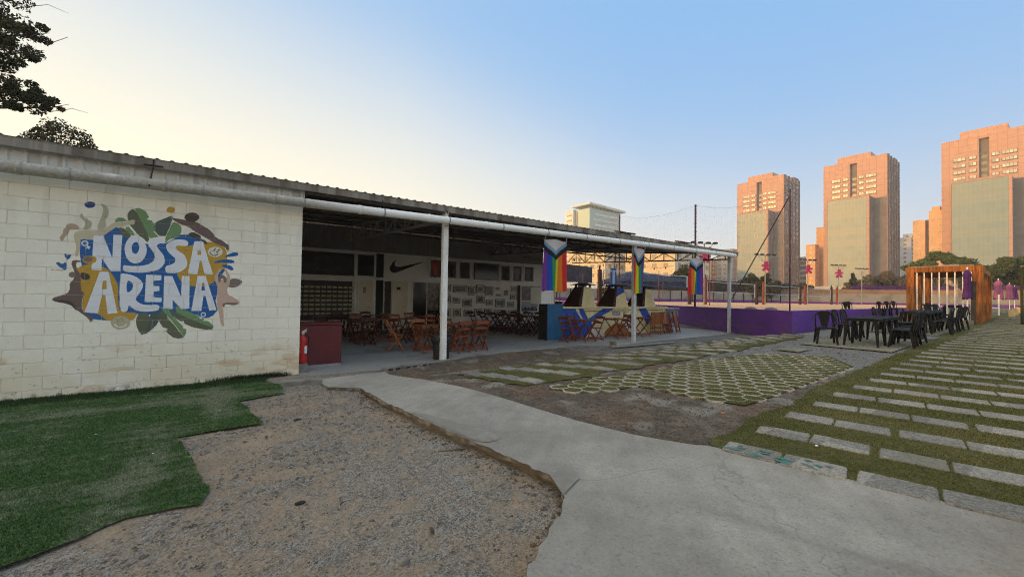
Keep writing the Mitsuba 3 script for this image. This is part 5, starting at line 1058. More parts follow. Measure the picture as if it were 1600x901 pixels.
def pchair(x, y, rz, label, z=None): k = thing('plastic_chair', label, 'chair', g3); copy(k, MC, x, y, g(x, y) + .032 if z is None else z, rz)
def ptable(x, y, label): k = thing('plastic_table', label, 'table', g4); copy(k, MT, x, y, g(x, y) + .032)
pchair(13.68, 3.93, 2.0, 'black plastic chair standing apart, left of the nearest black table')
for i, x in enumerate((14.02, 14.75, 15.48)): ptable(x, 3.18, ['nearest', 'second', 'third'][i] + ' black plastic table of the front terrace group')
for i, x in enumerate((14.35, 14.8, 15.25, 16.0)): pchair(x, 2.52 + .02 * i, .15 - .1 * i, ['first', 'second', 'third', 'fourth'][i] + ' black plastic chair along the right side of the front terrace group')
for i, x in enumerate((15.4, 16.2)): pchair(x, 3.98, PI - .1, ['first', 'second'][i] + ' black plastic chair along the left side of the front terrace group')
for i, x in enumerate((20.3, 21.02, 21.75, 22.5)): ptable(x, 3.2, ['first', 'second', 'third', 'fourth'][i] + ' black plastic table of the terrace group before the wooden frame')
for i, x in enumerate((19.9, 20.7, 21.6, 22.6, 23.4)): pchair(x, 2.5 + .03 * (i % 2), .2 - .12 * i, ['first', 'second', 'third', 'fourth', 'fifth'][i] + ' black plastic chair on the right side of the group before the wooden frame')
for i, x in enumerate((19.6, 20.4, 21.2, 22.0)): pchair(x, 3.95, PI + .1 * i, ['first', 'second', 'third', 'fourth'][i] + ' black plastic chair on the left side of the group before the wooden frame')
for i, (x, y) in enumerate(((28.6, 7.15), (29.4, 7.2))): pchair(x, y, -PI / 2 - .6, ['near', 'far'][i] + ' one of two black plastic chairs by the purple wall')
for i, x in enumerate((31.5, 33.2, 34.8)): pchair(x, 6.3, -PI / 2 - .7, ['left', 'middle', 'right'][i] + ' one of three black plastic chairs in a line further along the purple wall')
for i, (x, y) in enumerate(((26.2, 3.3), (27.2, 3.9), (30.5, 3.4), (32.5, 3.6))):
    if i > 1: ptable(x, y, ['near', 'far'][i - 2] + ' black plastic table under the wooden frame')
    else: pchair(x, y, 2.6 - i, ['right', 'left'][i] + ' black plastic chair at the foot of the white poles')
for i, (x, y) in enumerate(((29.8, 2.9), (30.4, 4.1), (31.9, 3.0), (32.6, 4.3))): pchair(x, y, .3 if y < 3.5 else PI, ['first', 'second', 'third', 'fourth'][i] + ' black plastic chair in the shade inside the wooden frame')
k = thing('cool_box', 'black box with a lid behind the front black tables', 'box'); x, y, z = 17.35, 2.82, g(17.35, 2.82) + .03
part(k, 'body', mv(hull([(sx * .27, sy * .25, 0) for sx in (-1, 1) for sy in (-1, 1)] + [(sx * .31, sy * .28, .44) for sx in (-1, 1) for sy in (-1, 1)]), x, y, z), 'm_plastic'); part(k, 'lid', mv(rbox(-.33, .33, -.3, .3, .441, .5, .02), x, y, z), 'm_plastic'); part(k, 'tag', B(x - .325, x - .312, y - .1, y - .06, z + .2, z + .36), 'm_whitepaint')

# wooden frame with white poles
k = thing('pergola', 'rust brown timber frame with a row of white hanging poles', 'pergola'); gz = .68
PP = [(29.0, 2.42, .34), (29.0, 4.72, .30), (31.9, 2.5, .3), (31.9, 4.9, .3), (35.2, 2.6, .3), (35.2, 5.0, .3)]
for x, y, w in PP: part(k, 'post', rbox(x - w / 2, x + w / 2, y - w / 2, y + w / 2, g(x, y) - .05, 3.12, .01), 'm_pergola')
part(k, 'beam', rbox(28.87, 29.13, 2.25, 4.9, 3.121, 3.40, .01), 'm_pergola'); part(k, 'beam', rbox(35.07, 35.33, 2.5, 5.1, 3.121, 3.36, .01), 'm_pergola')
for y in (2.45, 4.85): part(k, 'side_beam', bar((29.14, y - .03, 3.27), (35.06, y + .12, 3.26), .14, .26), 'm_pergola')
for i in range(5): part(k, 'rafter', bar((29.3 + 1.3 * i, 2.56, 3.31), (29.3 + 1.3 * i, 4.84, 3.31), .06, .16), 'm_pergola')
part(k, 'shade_sheet', B(29.2, 35, 2.6, 4.8, 3.421, 3.45), 'm_greymetal')
for i in range(8): part(k, 'white_pole', tube([(28.8, 4.46 - .262 * i, g(28.8, 4) + .02), (28.8, 4.46 - .262 * i, 3.10)], .025, 8), 'm_white', True)
for i in range(4): part(k, 'white_pole', tube([(33.5, 4.3 - .36 * i, g(33.5, 4)), (33.5, 4.3 - .36 * i, 2.95)], .03, 8), 'm_white', True)
k = thing('timber_post', 'dark timber post beside the closed purple umbrella', 'post'); put(k, rbox(27.9, 28.06, 2.40, 2.56, g(28, 2.4) - .05, 2.62, .01), 'm_bark')
def umbrella(x, y, ztop, zbot, label, m, r=.2, base=True):
    k = thing('closed_umbrella', label, 'umbrella', 'closed umbrellas along the lawn'); z0 = g(x, y)
    part(k, 'pole', tube([(x, y, z0), (x, y, ztop + .12)], .028, 8), 'm_white', True)
    n = 28; prof = [(ztop, .04), (ztop - .12 * (ztop - zbot), .8 * r), (ztop - .2 * (ztop - zbot), .95 * r), (ztop - .26 * (ztop - zbot), .72 * r), (ztop - .55 * (ztop - zbot), .75 * r), (ztop - .8 * (ztop - zbot), .9 * r), (zbot, 1.0 * r)]
    v = []
    for j, (z, rr_) in enumerate(prof):
        for i in range(n):
            a = 2 * PI * i / n; q_ = rr_ * (1 + .22 * math.cos(a * 7 + j * .6) * min(1, j / 2)); v.append((x + q_ * math.cos(a), y + q_ * math.sin(a), z + (.05 * math.cos(a * 3) if j == len(prof) - 1 else 0)))
    f = []
    for j in range(len(prof) - 1):
        for i in range(n): a, b = j * n + i, j * n + (i + 1) % n; f += [[a, b, b + n], [a, b + n, a + n]]
    part(k, 'canopy', (np.array(v), np.array(f)), m, True); part(k, 'strap', tube([(x + .8 * r * math.cos(a), y + .8 * r * math.sin(a), ztop - .27 * (ztop - zbot)) for a in np.linspace(0, 2 * PI, 13)], .02, 5), m)
    if base: part(k, 'base', rbox(x - .17, x + .17, y - .17, y + .17, z0 - .02, z0 + .2, .015), 'm_kerb')
umbrella(27.45, 2.62, 3.12, 1.82, 'dark purple closed umbrella hanging beside the wooden frame', 'm_umbrella', .145)
umbrella(41.6, 2.6, 3.15, 1.92, 'pink purple closed umbrella right of the wooden frame', 'm_umbrellapink', .2)
umbrella(51.5, 2.65, 3.2, 2.0, 'second pink closed umbrella further along the lawn', 'm_umbrellapink', .2); umbrella(62.5, 2.9, 3.3, 2.1, 'furthest closed umbrella along the lawn', 'm_umbrella', .22)
for i, (x, y) in enumerate(((38.8, 1.93), (42.4, 1.95), (46.7, 1.98))):
    k = thing('timber_wedge', ['nearest', 'middle', 'furthest'][i] + ' of three pale timber wedges standing on the far lawn', 'timber wedge'); z = g(x, y)
    put(k, hull([(x, y - .14, z), (x + .4, y - .14, z), (x, y + .1, z), (x + .4, y + .1, z), (x + .1, y - .1, z + .42), (x + .1, y + .14, z + .46), (x + .2, y - .1, z + .42), (x + .2, y + .14, z + .46)]), 'm_palewood')
k = thing('white_stand', 'white tube stand with a rail right of the wooden frame', 'stand'); x, y = 40.2, 2.75
for dy in (-.25, .25): part(k, 'upright', tube([(x, y + dy, g(x, y)), (x, y + dy, 2.75 if dy > 0 else 2.2)], .04, 8), 'm_white', True)
part(k, 'rail', tube([(x, y - .25, 1.35), (x, y + .25, 1.35)], .035, 8), 'm_white', True)
k = thing('green_pole', 'dark green pole standing on the lawn at the right edge', 'pole'); part(k, 'shaft', tube([(29.8, 1.17, g(29.8, 1.17)), (29.8, 1.17, 3.3)], .05, 10), 'm_leafdark', True); part(k, 'cap', tube([(29.8, 1.17, 3.3), (29.8, 1.17, 3.36)], .055, 10), 'm_kerb', True)

# ------------------------------------------------------------------ the sand courts
SZ = 1.17; PY = 19.5
POSTX = [22.2, 33.8, 36.4, 46.8, 48.5, 58.8, 60.4, 70.2, 72.6]; ordn = ['first', 'second', 'third', 'fourth', 'fifth', 'sixth', 'seventh', 'eighth', 'ninth']
for i, x in enumerate(POSTX):
    k = thing('net_post', f'padded dark red volleyball post on the sand, {ordn[i]} from the left', 'net post', 'padded volleyball posts')
    part(k, 'pad', mv(lathe([(0, 0), (.15, 0), (.15, 2.45), (0, 2.45)], 12), x, PY, SZ - .03), 'm_polered' if i % 2 == 0 and i else 'm_brownpad_shade', 40); part(k, 'tip', tube([(x, PY, SZ + 2.42), (x, PY, SZ + 2.7)], .05, 8), 'm_blackmatt')
for i, (a, b) in enumerate(((22.6, 33.4), (36.8, 46.4), (48.9, 58.4), (60.8, 69.8))):
    k = thing('volleyball_net', f'volleyball net with a pale blue band, {ordn[i]} court from the left', 'net', 'volleyball nets'); zt2 = SZ + (2.43 if i == 0 else 2.1)
    part(k, 'top_band', B(a, b, PY - .012, PY + .012, zt2 - .06, zt2), 'm_netband'); part(k, 'bottom_band', B(a, b, PY - .012, PY + .012, zt2 - 1.0, zt2 - .95), 'm_netblue' if i == 0 else 'm_netband')
    for x in (a, b): part(k, 'side_band', B(x - .03, x + .03, PY - .02, PY + .02, zt2 - (1 if i == 0 else 1.4), zt2 + .004), 'm_netband')
    mesh_ = [bar((x, PY, zt2 - .95), (x, PY, zt2 - .09), .008) for x in np.arange(a + .15, b, .15)] + [bar((a, PY, z), (b, PY, z), .008) for z in np.arange(zt2 - .85, zt2 - .1, .15)]
    part(k, 'netting', cat(mesh_), 'm_netblue' if i == 0 else 'm_net', kind='stuff')
k = thing('court_banner', 'narrow blue upright banner at the end of the nearest net', 'banner'); part(k, 'cloth', B(24.3, 25.0, 20.3, 20.33, 2.0, 3.85), 'm_netblue'); part(k, 'print', B(24.55, 24.8, 20.29, 20.299, 2.3, 3.6), 'm_netband')
def figure(cx, cz, h):
    s = h / 1.0; c = shapely.Point
    p = unary_union([c(cx, cz + .32 * s).buffer(.2 * s), Polygon([(cx - .13 * s, cz + .2 * s), (cx + .13 * s, cz + .2 * s), (cx + .17 * s, cz - .2 * s), (cx - .17 * s, cz - .2 * s)])] +
                    [LineString([(cx, cz + .1 * s), (cx + k_ * .33 * s, cz + .06 * s)]).buffer(.115 * s) for k_ in (-1, 1)] + [LineString([(cx, cz - .1 * s), (cx + k_ * .24 * s, cz - .36 * s)]).buffer(.13 * s) for k_ in (-1, 1)])
    return p.buffer(.02 * s).buffer(-.02 * s)
for i, (x, bz, fz, fh) in enumerate(((35.1, 6.5, 5.3, 1.05), (47.4, 6.35, 5.2, 1.05), (59.4, 6.6, 5.5, 1.1), (70.9, 6.6, 5.5, 1.2), (82.0, 6.7, 0, 0))):
    k = thing('court_light', (f'court light on a T shaped pole with a pink human figure, {ordn[i]} from the left' if fh else 'bare T shaped court light pole, furthest to the right'), 'court light', 'T shaped court lights')
    y = PY - .6
    part(k, 'pole', tube([(x, y, SZ), (x, y, bz)], .055, 8), 'm_steelgrey', True); part(k, 'crossbar', cat(bar((x - 1.1, y + .5, bz), (x + 1.1, y - .5, bz), .06), bar((x, y, bz - .9), (x + .8, y - .36, bz), .04), bar((x, y, bz - .9), (x - .8, y + .36, bz), .04)), 'm_steelgrey')
    for s in (-1, -.35, .35, 1): part(k, 'lamp', rbox(x + s - .2, x + s + .2, y - .45 * s - .15, y - .45 * s + .15, bz + .04, bz + .16, .02), 'm_blackmatt')
    if fh:
        m = ext(figure(0, 0, fh), .04, 'xz', 0); part(k, 'figure', mv(rot(m, (0, 0, 1), -.75), x - .08, y - .1, fz), 'm_pinkfig', label='flat pink cut out of a simple person')
# tall net round the courts
def pole(x, y, z0, z1, label, r=.05, m='m_polepurple'): k = thing('net_pole', label, 'pole'); put(k, tube([(x, y, z0), (x, y, z1)], r, 8), m, True); return k
corner = (17.46, 6.12)
k = pole(*corner, .4, 5.77, 'purple pole with a slanting brace at the corner of the sand court', .027); part(k, 'brace', tube([(17.48, 6.15, 5.5), (19.25, 9.3, 1.2)], .02, 8), 'm_polepurple', True)
pole(20.45, 11.5, 1.0, 6.54, 'tall dark net pole rising behind the far end of the roof'); pole(25.43, 20.4, 1.0, 7.98, 'tall dark net pole seen over the roof beside the pale office tower')
top = np.array([(36, 42, 8.5), (25.43, 20.4, 7.9), (20.45, 11.5, 6.5), (17.46, 6.12, 5.7)]); strands = []
k = thing('ball_net', 'fine black net strung between the tall poles of the sand courts', 'net')
for a, b in zip(top[:-1], top[1:]):
    L_ = np.linalg.norm(b[:2] - a[:2]); n = int(L_ / .16)
    for i in range(n + 1):
        t = i / n; p_ = a * (1 - t) + b * t; s_ = .35 * math.sin(PI * t)
        strands.append(tube([(p_[0], p_[1], 1.2), (p_[0], p_[1], p_[2] - s_)], .0009, 3, False))
    for z in np.arange(1.3, 8.4, .16):
        ts_ = [t for t in np.linspace(0, 1, 25) if (a * (1 - t) + b * t)[2] - .35 * math.sin(PI * t) >= z]
        if len(ts_) > 1: strands.append(tube([((a * (1 - t) + b * t)[0], (a * (1 - t) + b * t)[1], z) for t in (ts_[0], ts_[-1])], .0009, 3, False))
    strands.append(tube([((a * (1 - t) + b * t)[0], (a * (1 - t) + b * t)[1], (a * (1 - t) + b * t)[2] - .35 * math.sin(PI * t)) for t in np.linspace(0, 1, 13)], .004, 4, False))
part(k, 'mesh', cat(strands), 'm_net', kind='stuff')
for i, (x, y) in enumerate(((25.5, 27), (28.0, 23), (31, 30), (38, 33), (45, 30), (30.5, 16), (40, 38), (52, 34), (62, 32))):
    k = thing('court_pole', f'thin fence pole behind the sand courts, {ordn[i]} of the row', 'pole', 'thin court poles'); put(k, tube([(x, y, 1.1), (x, y, 4.6 + .5 * (i % 3))], .035, 6), 'm_blackmatt' if i < 4 else 'm_polered', True)
for i, (x, y) in enumerate(((17.75, 9.0 - 1.2), (17.7, 8.2 - 1.2))):
    k = thing('white_sack', ['left', 'right'][i] + ' of two pale sacks lying on the sand behind the purple wall corner', 'sack'); put(k, ell((x + .9, y + .2, 1.22), (.16, .24, .11)), 'm_greytile', True)

# perimeter walls
def wallseg(pts, z0, z1, w): return ext(LineString(pts).buffer(w / 2, cap_style='flat', join_style='mitre'), z1 - z0, 'xy', z0)
k = thing('perimeter_wall', 'long grey block wall with a purple foot behind the sand courts', 'wall'); WA = [(14, 52), (42, 43.7), (84, 31.1)]
part(k, 'wall', wallseg(WA, .9, 3.0, .25), 'm_concretewall'); part(k, 'purple_foot', wallseg(WA, .95, 1.62, .34), 'm_purple')
for i in range(26):
    t = i / 25; p_ = np.array((30, 47.3)) * (1 - t) + np.array((84, 31.1)) * t
    part(k, 'pier', CB(p_[0], p_[1] - .05, 2.0, .12, .36, 1.9), 'm_blackmatt')
k = thing('brick_wall', 'weathered tan brick wall closing the right end of the sand courts', 'wall'); WB = [(84.2, 31), (97.6, 14.4), (100, -10)]
part(k, 'wall', wallseg(WB, .9, 3.0, .3), 'm_concretewall'); part(k, 'brick_top', wallseg(WB, 3.001, 3.75, .26), 'm_brickwall'); part(k, 'foot', wallseg(WB, .95, 1.5, .4), 'm_purple')
k = thing('purple_fence', 'purple boarded fence above the tan brick wall', 'fence'); WC = [(92, 22.6), (99.6, 14.5), (102, -10)]
for i in range(14):
    a, b = np.array(WC[0]), np.array(WC[1]); p_, q_ = a + (b - a) * i / 8, a + (b - a) * (i + .97) / 8
    if i >= 8: p_, q_ = np.array(WC[1]) + (np.array(WC[2]) - WC[1]) * (i - 8) / 6, np.array(WC[1]) + (np.array(WC[2]) - WC[1]) * (i - 8 + .97) / 6
    part(k, 'panel', wallseg([p_, q_], .9, 4.45, .08), 'm_umbrella')
# tents, sheds and vans behind the wall
k = thing('dark_marquee', 'big dark blue netted marquee with a low ridge behind the courts', 'marquee')
part(k, 'roof', hull([(54, 43, 4.4), (68, 37, 4.5), (57, 51, 4.4), (72, 46, 4.5), (58, 42.6, 5.2), (59, 45, 6.3), (62, 44, 6.2)]), 'm_tarp'); part(k, 'side', hull([(54.5, 43.2, 1), (68, 37.5, 1), (54.5, 43.2, 4.38), (68, 37.5, 4.45), (57, 50.5, 1), (57, 50.5, 4.3), (71, 45, 1), (71, 45, 4.4)]), 'm_blackmatt')
k = thing('navy_shed', 'tall navy netted screen behind the left courts', 'shed'); part(k, 'block', hull([(44.5, 57.8, 1), (50.8, 54.9, 1), (44.5, 57.8, 8.0), (50.8, 54.9, 7.6), (48, 63, 1), (48, 63, 7.8), (53, 60, 1), (53, 60, 7.6)]), 'm_tarp')
part(k, 'panel', hull([(51.4, 54.1, 1), (56.6, 51.5, 1), (51.4, 54.1, 7.7), (56.6, 51.5, 7.2), (53, 57, 1), (53, 57, 7.6), (58, 54, 1), (58, 54, 7.2)]), 'm_tarp')
k = thing('low_shed', 'low shed with a pale sloping tin roof behind the courts', 'shed'); part(k, 'roof', hull([(72, 52, 6.6), (100, 38.5, 5.7), (74, 58, 6.9), (102, 46, 6.2), (72, 52, 6.5), (100, 38.5, 5.6)]), 'm_steelgrey'); part(k, 'wall', hull([(73, 53, 1), (99, 40, 1), (73, 53, 6.3), (99, 40, 5.4), (75, 57, 1), (101, 45, 1), (75, 57, 6.3), (101, 45, 5.6)]), 'm_blackmatt')
for i, (x, y) in enumerate(((46.4, 47.1), (50.3, 44.2))):
    k = thing('white_truck', ['left', 'right'][i] + ' one of two white box trucks parked behind the grey wall', 'truck')
    a = math.atan2(-2.9, 4.0)
    def tr(m): return mv(rot(m, (0, 0, 1), a), x, y, 0)
    part(k, 'box', tr(rbox(-1.9, 1.3, -.9, .9, 1.6, 4.0 - .1 * i, .05)), 'm_white'); part(k, 'cab', tr(hull([(1.35, sy * .9, z) for sy in (-1, 1) for z in (1.5, 3.2)] + [(2.6, sy * .85, 1.5) for sy in (-1, 1)] + [(2.2, sy * .8, 3.1) for sy in (-1, 1)])), 'm_whitepaint'); part(k, 'window', tr(B(1.6, 2.1, -.912, -.9, 2.4, 3.0), ), 'm_window')
    for wx in (-1.2, 1.9):
        for sy in (-1, 1): part(k, 'wheel', tr(tube([(wx, sy * .7, 1.42), (wx, sy * .95, 1.42)], .42, 14)), 'm_blackmatt')

# ------------------------------------------------------------------ the town behind
TX, DX = 288.0, 26.0
def tower(i, yr, label):
    k = thing('tower_block', label, 'tower', 'pink tiled tower blocks'); yl = yr + 28.0; H_ = 80.5
    gz0, gz1 = yr + 5.6, yr + 23.8; nz = yr + 14.2                    # glass volume, notch
    part(k, 'body', cat(B(TX, TX + DX, yr, nz - 1.6, 0, H_), B(TX, TX + DX, nz + 1.6, yl, 0, H_ - .6), B(TX + 2.2, TX + DX, nz - 1.6, nz + 1.6, 0, H_ - .4), B(TX, TX + 2.2, nz - 1.59, nz + 1.59, 78.5, H_ - .2)), 'm_pinktile')
    part(k, 'notch', B(TX + 2.1, TX + 2.199, nz - 1.59, nz + 1.59, 57, 78.4), 'm_greytile')
    part(k, 'parapet', B(TX + 2, TX + DX - 4, yr + 7, yr + 22, H_ - .5, H_ + 3.2), 'm_pinktile'); part(k, 'lift_house', B(TX + DX - 8, TX + DX - .5, yr + .4, yr + 6, H_ - .3, H_ + 1.6), 'm_greytile')
    gv = part(k, 'glass_volume', B(TX - 8.5, TX - .01, gz0, gz1, 0, 58.0), 'm_greytile'); part(gv, 'curtain_wall', B(TX - 8.62, TX - 8.51, gz0 + .9, gz1 - .25, 0, 57.4), 'm_curtain', label='reflecting curtain wall')
    part(gv, 'pilaster', B(TX - 8.7, TX - 7, gz0 - .05, gz0 + .88, 0, 58.2), 'm_pinktile'); part(gv, 'coping', B(TX - 8.75, TX, gz0 + .881, gz1 + .1, 57.5, 58.3), 'm_pinktile')
    part(k, 'painted_shadow', B(TX - .3, TX, yr + .3, gz0 - .1, 0, 57.5), 'm_greytile')  # shadow beside the glass volume, put in as a dark grey strip
    for r in range(4):
        z = 60.3 + r * 3.05
        for a, b in ((yl - 4.0, yl - 8.0), (yl - 9.2, yl - 11.4), (yl - 16.2, yl - 18.3), (yl - 19.2, yl - 23.6)):
            w = part(k, 'window', B(TX - .10, TX - .01, b - .15, a + .15, z - .45, z + 1.5), 'm_greytile'); n_ = max(2, round((a - b) / 1.25)); p_ = (a - b) / n_
            for j in range(n_): part(w, 'pane', B(TX - .14, TX - .101, b + j * p_ + .08, b + (j + 1) * p_ - .08, z + .08, z + 1.4), 'm_winlit' if (j * 5 + r * 3 + i) % 4 else 'm_officeglass')
        part(k, 'window', B(TX + 1.98, TX + 2.09, nz - .95, nz + .95, z, z + 1.4), 'm_window')
    for r in range(24):
        z = 5 + r * 3.05
        for j in range(4): part(k, 'side_window', B(TX + 3 + j * 5.6, TX + 6.4 + j * 5.6, yr - .12, yr - .01, z, z + 1.5), 'm_window' if (r * 7 + j * 3) % 5 else 'm_winlit')
    part(k, 'side_fins', cat([B(TX + 1.4 + j * 5.6, TX + 2.6 + j * 5.6, yr - .5, yr - .005, 2, H_) for j in range(5)] + [B(TX + 1.4, TX + 25, yr - .35, yr - .006, 6.9 + r * 3.05, 7.5 + r * 3.05) for r in range(24)]), 'm_greytile', kind='stuff')
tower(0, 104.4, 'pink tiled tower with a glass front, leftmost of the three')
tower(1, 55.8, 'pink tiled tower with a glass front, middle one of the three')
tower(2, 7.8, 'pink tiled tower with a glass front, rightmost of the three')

def block(name, label, x0, x1, y0, y1, h, m, fl=3.1, bay=3.4, ww=1.7, wh=1.3, wm='m_window', front=True, side=True, group=None, z0=0):
    k = thing(name, label, 'building', group); part(k, 'walls', B(x0, x1, y0, y1, z0, h), m)
    for r in range(max(1, int((h - z0 - 2.5) / fl))):
        z = h - 2.6 - r * fl
        if z < z0 + 3: break
        if front:
            n = max(1, int((y1 - y0 - .8) / bay)); o = (y1 - y0 - n * bay) / 2 + (bay - ww) / 2
            for i in range(n): part(k, 'window', B(x0 - .1, x0 - .01, y0 + o + i * bay, y0 + o + i * bay + ww, z, z + wh), wm)
        if side:
            n = max(1, int((x1 - x0 - .8) / bay)); o = (x1 - x0 - n * bay) / 2 + (bay - ww) / 2
            for i in range(n): part(k, 'side_window', B(x0 + o + i * bay, x0 + o + i * bay + ww, y0 - .1, y0 - .01, z, z + wh), wm)
    return k
# pale office tower with a projecting roof slab
k = thing('office_tower', 'pale office tower with green glass and a jutting roof slab above the bar roof', 'tower'); X0, X1, Y0, Y1 = 189, 218, 174.6, 191.7
part(k, 'glass_body', B(X0, X1, Y0, Y1 - 5, 0, 57), 'm_officeglass'); part(k, 'roof_slab', hull([(X0 - 1.5, Y0 - 1.5, 59), (X1 + 3, Y0 - 2.2, 57.6), (X0 - 1.5, Y1 - 3, 59), (X1 + 3, Y1 - 3, 57.6), (X0 - 1.5, Y0 - 1.5, 60.2), (X1 + 3, Y0 - 2.2, 58.8), (X0 - 1.5, Y1 - 3, 60.2), (X1 + 3, Y1 - 3, 58.8)]), 'm_office')
for i in range(8): part(k, 'slab_strut', CB(X0 + 3 + i * 3.6, Y0 + .3, 57.9, .3, .3, 2.2), 'm_window')
part(k, 'stair_tower', B(X0 - 2, X0 + 7, Y1 - 5, Y1 + 2, 0, 57.5), 'm_office'); part(k, 'recess', B(X0 - .3, X0 + .4, Y1 - 7.2, Y1 - 5.01, 0, 56), 'm_greymetal')
for r in range(14): part(k, 'floor_band', B(X0 + (5 if r % 2 else 3), X1 - 3, Y0 - .25, Y0 - .01, 10 + r * 3.3, 11.3 + r * 3.3), 'm_office')
part(k, 'lower_block', B(X0 - 1.2, X0 + 7.5, Y0 - .9, Y1 - 9.5, 0, 41), 'm_office'); part(k, 'lower_block', B(X1 - 5.5, X1 + 2.5, Y0 - .8, Y0 + 8, 0, 37.5), 'm_office')
for r in range(11):
    z = 6.5 + r * 3.25
    for j in range(2): part(k, 'window', B(X0 - 1.32, X0 - 1.21, Y0 + .3 + j * 3.6, Y0 + 2.4 + j * 3.6, z, z + 1.9), 'm_window')
    for j in range(3): part(k, 'window', B(X0 - .4 + j * 2.7, X0 + 1.3 + j * 2.7, Y0 - 1.02, Y0 - .91, z, z + 1.9), 'm_window')
    for j in range(2): part(k, 'window', B(X1 - 4.8 + j * 3.4, X1 - 2.8 + j * 3.4, Y0 - .92, Y0 - .81, z - 3, z - 1.1), 'm_window')
for r in range(15): part(k, 'stair_window', B(X0 - 2.1, X0 - 2.01, Y1 - 4, Y1 + .6, 8 + r * 3.25, 9 + r * 3.25), 'm_winlit')
block('apartment_block', 'low cream building seen under the bar roof beyond the courts', 118, 140, 73, 92, 17.5, 'm_cream_bldg', bay=4.2, ww=1.6, wm='m_softwin')
block('apartment_block', 'cream building directly below the pale office tower', 112, 130, 96, 114, 21, 'm_cream_bldg', bay=3.2, wm='m_softwin')
block('apartment_block', 'grey apartment block just left of the leftmost tower', 300, 322, 141, 152, 38, 'm_grey_bldg', wm='m_softwin'); block('apartment_block', 'low pinkish block behind the last white post', 280, 300, 152, 164, 31, 'm_orange_bldg')
block('apartment_block', 'cream block far behind the marquee', 230, 250, 135, 158, 24, 'm_cream_bldg')
k = block('glass_office', 'low office with white horizontal bands between the left and middle towers', 330, 352, 99, 113, 32, 'm_white_bldg', fl=3.6, front=False, side=False)
for r in range(7): part(k, 'window_band', B(329.8, 329.98, 99.6, 112.4, 6 + r * 3.5, 7.8 + r * 3.5), 'm_window')
block('apartment_block', 'orange lit slab half hidden by the middle tower', 312, 330, 84.6, 94.6, 48.5, 'm_orange_bldg', bay=5, ww=.7, wm='m_softwin'); block('apartment_block', 'small orange lit block left of the middle tower', 299, 306, 91.2, 96.0, 36.5, 'm_orange_bldg', bay=4, ww=.8, wm='m_softwin')
block('apartment_block', 'grey far block between the middle and right towers', 400, 420, 65, 74.5, 48, 'm_grey_bldg', ww=1.5); block('apartment_block', 'taller grey far block beside the orange one', 405, 420, 62, 70, 51, 'm_grey_bldg', ww=1.5)
k = thing('apartment_block', 'orange apartment block with a shaded slot left of the rightmost tower', 'building')
part(k, 'walls', B(296, 314, 42.8, 47.3, 0, 44.3), 'm_orange_bldg'); part(k, 'walls', B(295.5, 314, 36.2, 41.3, 0, 48.3), 'm_orange_bldg'); part(k, 'slot', B(299, 313, 41.31, 42.79, 0, 44.5), 'm_greytile'); part(k, 'tank', B(297, 304, 37.5, 40.5, 48.31, 50.6), 'm_orange_bldg')
for r in range(14):
    part(k, 'window', B(295.9, 295.99, 44.5, 45.6, 3 + r * 2.9, 4.1 + r * 2.9), 'm_softwin'); part(k, 'window', B(295.39, 295.49, 39.4, 40.3, 3 + r * 3.1, 4.1 + r * 3.1), 'm_softwin'); part(k, 'window', B(295.39, 295.49, 37, 38, 3 + r * 3.1, 4.1 + r * 3.1), 'm_softwin')
for i, (x, y, w, d_, h) in enumerate(((200, -12, 14, 30, 9), (210, 48, 14, 40, 8), (215, 100, 14, 50, 8), (180, 140, 14, 40, 8))): block('low_building', ['low building behind the trees at the far right', 'low building behind the bushes below the middle tower', 'low building at the foot of the leftmost tower', 'low building at the foot of the pale office tower'][i], x, x + w, y, y + d_, h, 'm_cream_bldg', bay=6, ww=3)

# ------------------------------------------------------------------ trees
rng = np.random.default_rng(11)
def leaves(centres, radii, n, size, flat=.8):
    c = rng.integers(0, len(centres), n); d_ = rng.normal(0, 1, (n, 3)); d_ /= np.linalg.norm(d_, axis=1, keepdims=True)
    r = np.asarray(radii)[c] * rng.uniform(.35, 1.05, n) ** .6
    p = np.asarray(centres)[c] + d_ * r[:, None] * np.array([1, 1, flat])
    a = rng.normal(0, 1, (n, 3)); a /= np.linalg.norm(a, axis=1, keepdims=True); b = np.cross(a, rng.normal(0, 1, (n, 3))); b /= np.linalg.norm(b, axis=1, keepdims=True)
    s = size * rng.uniform(.6, 1.4, n)[:, None]
    v = np.stack([p - a * s, p + b * s * .42, p + a * s, p - b * s * .42], 1).reshape(-1, 3); i = np.arange(n) * 4
    return v, np.vstack([np.stack([i, i + 1, i + 2], 1), np.stack([i, i + 2, i + 3], 1)])
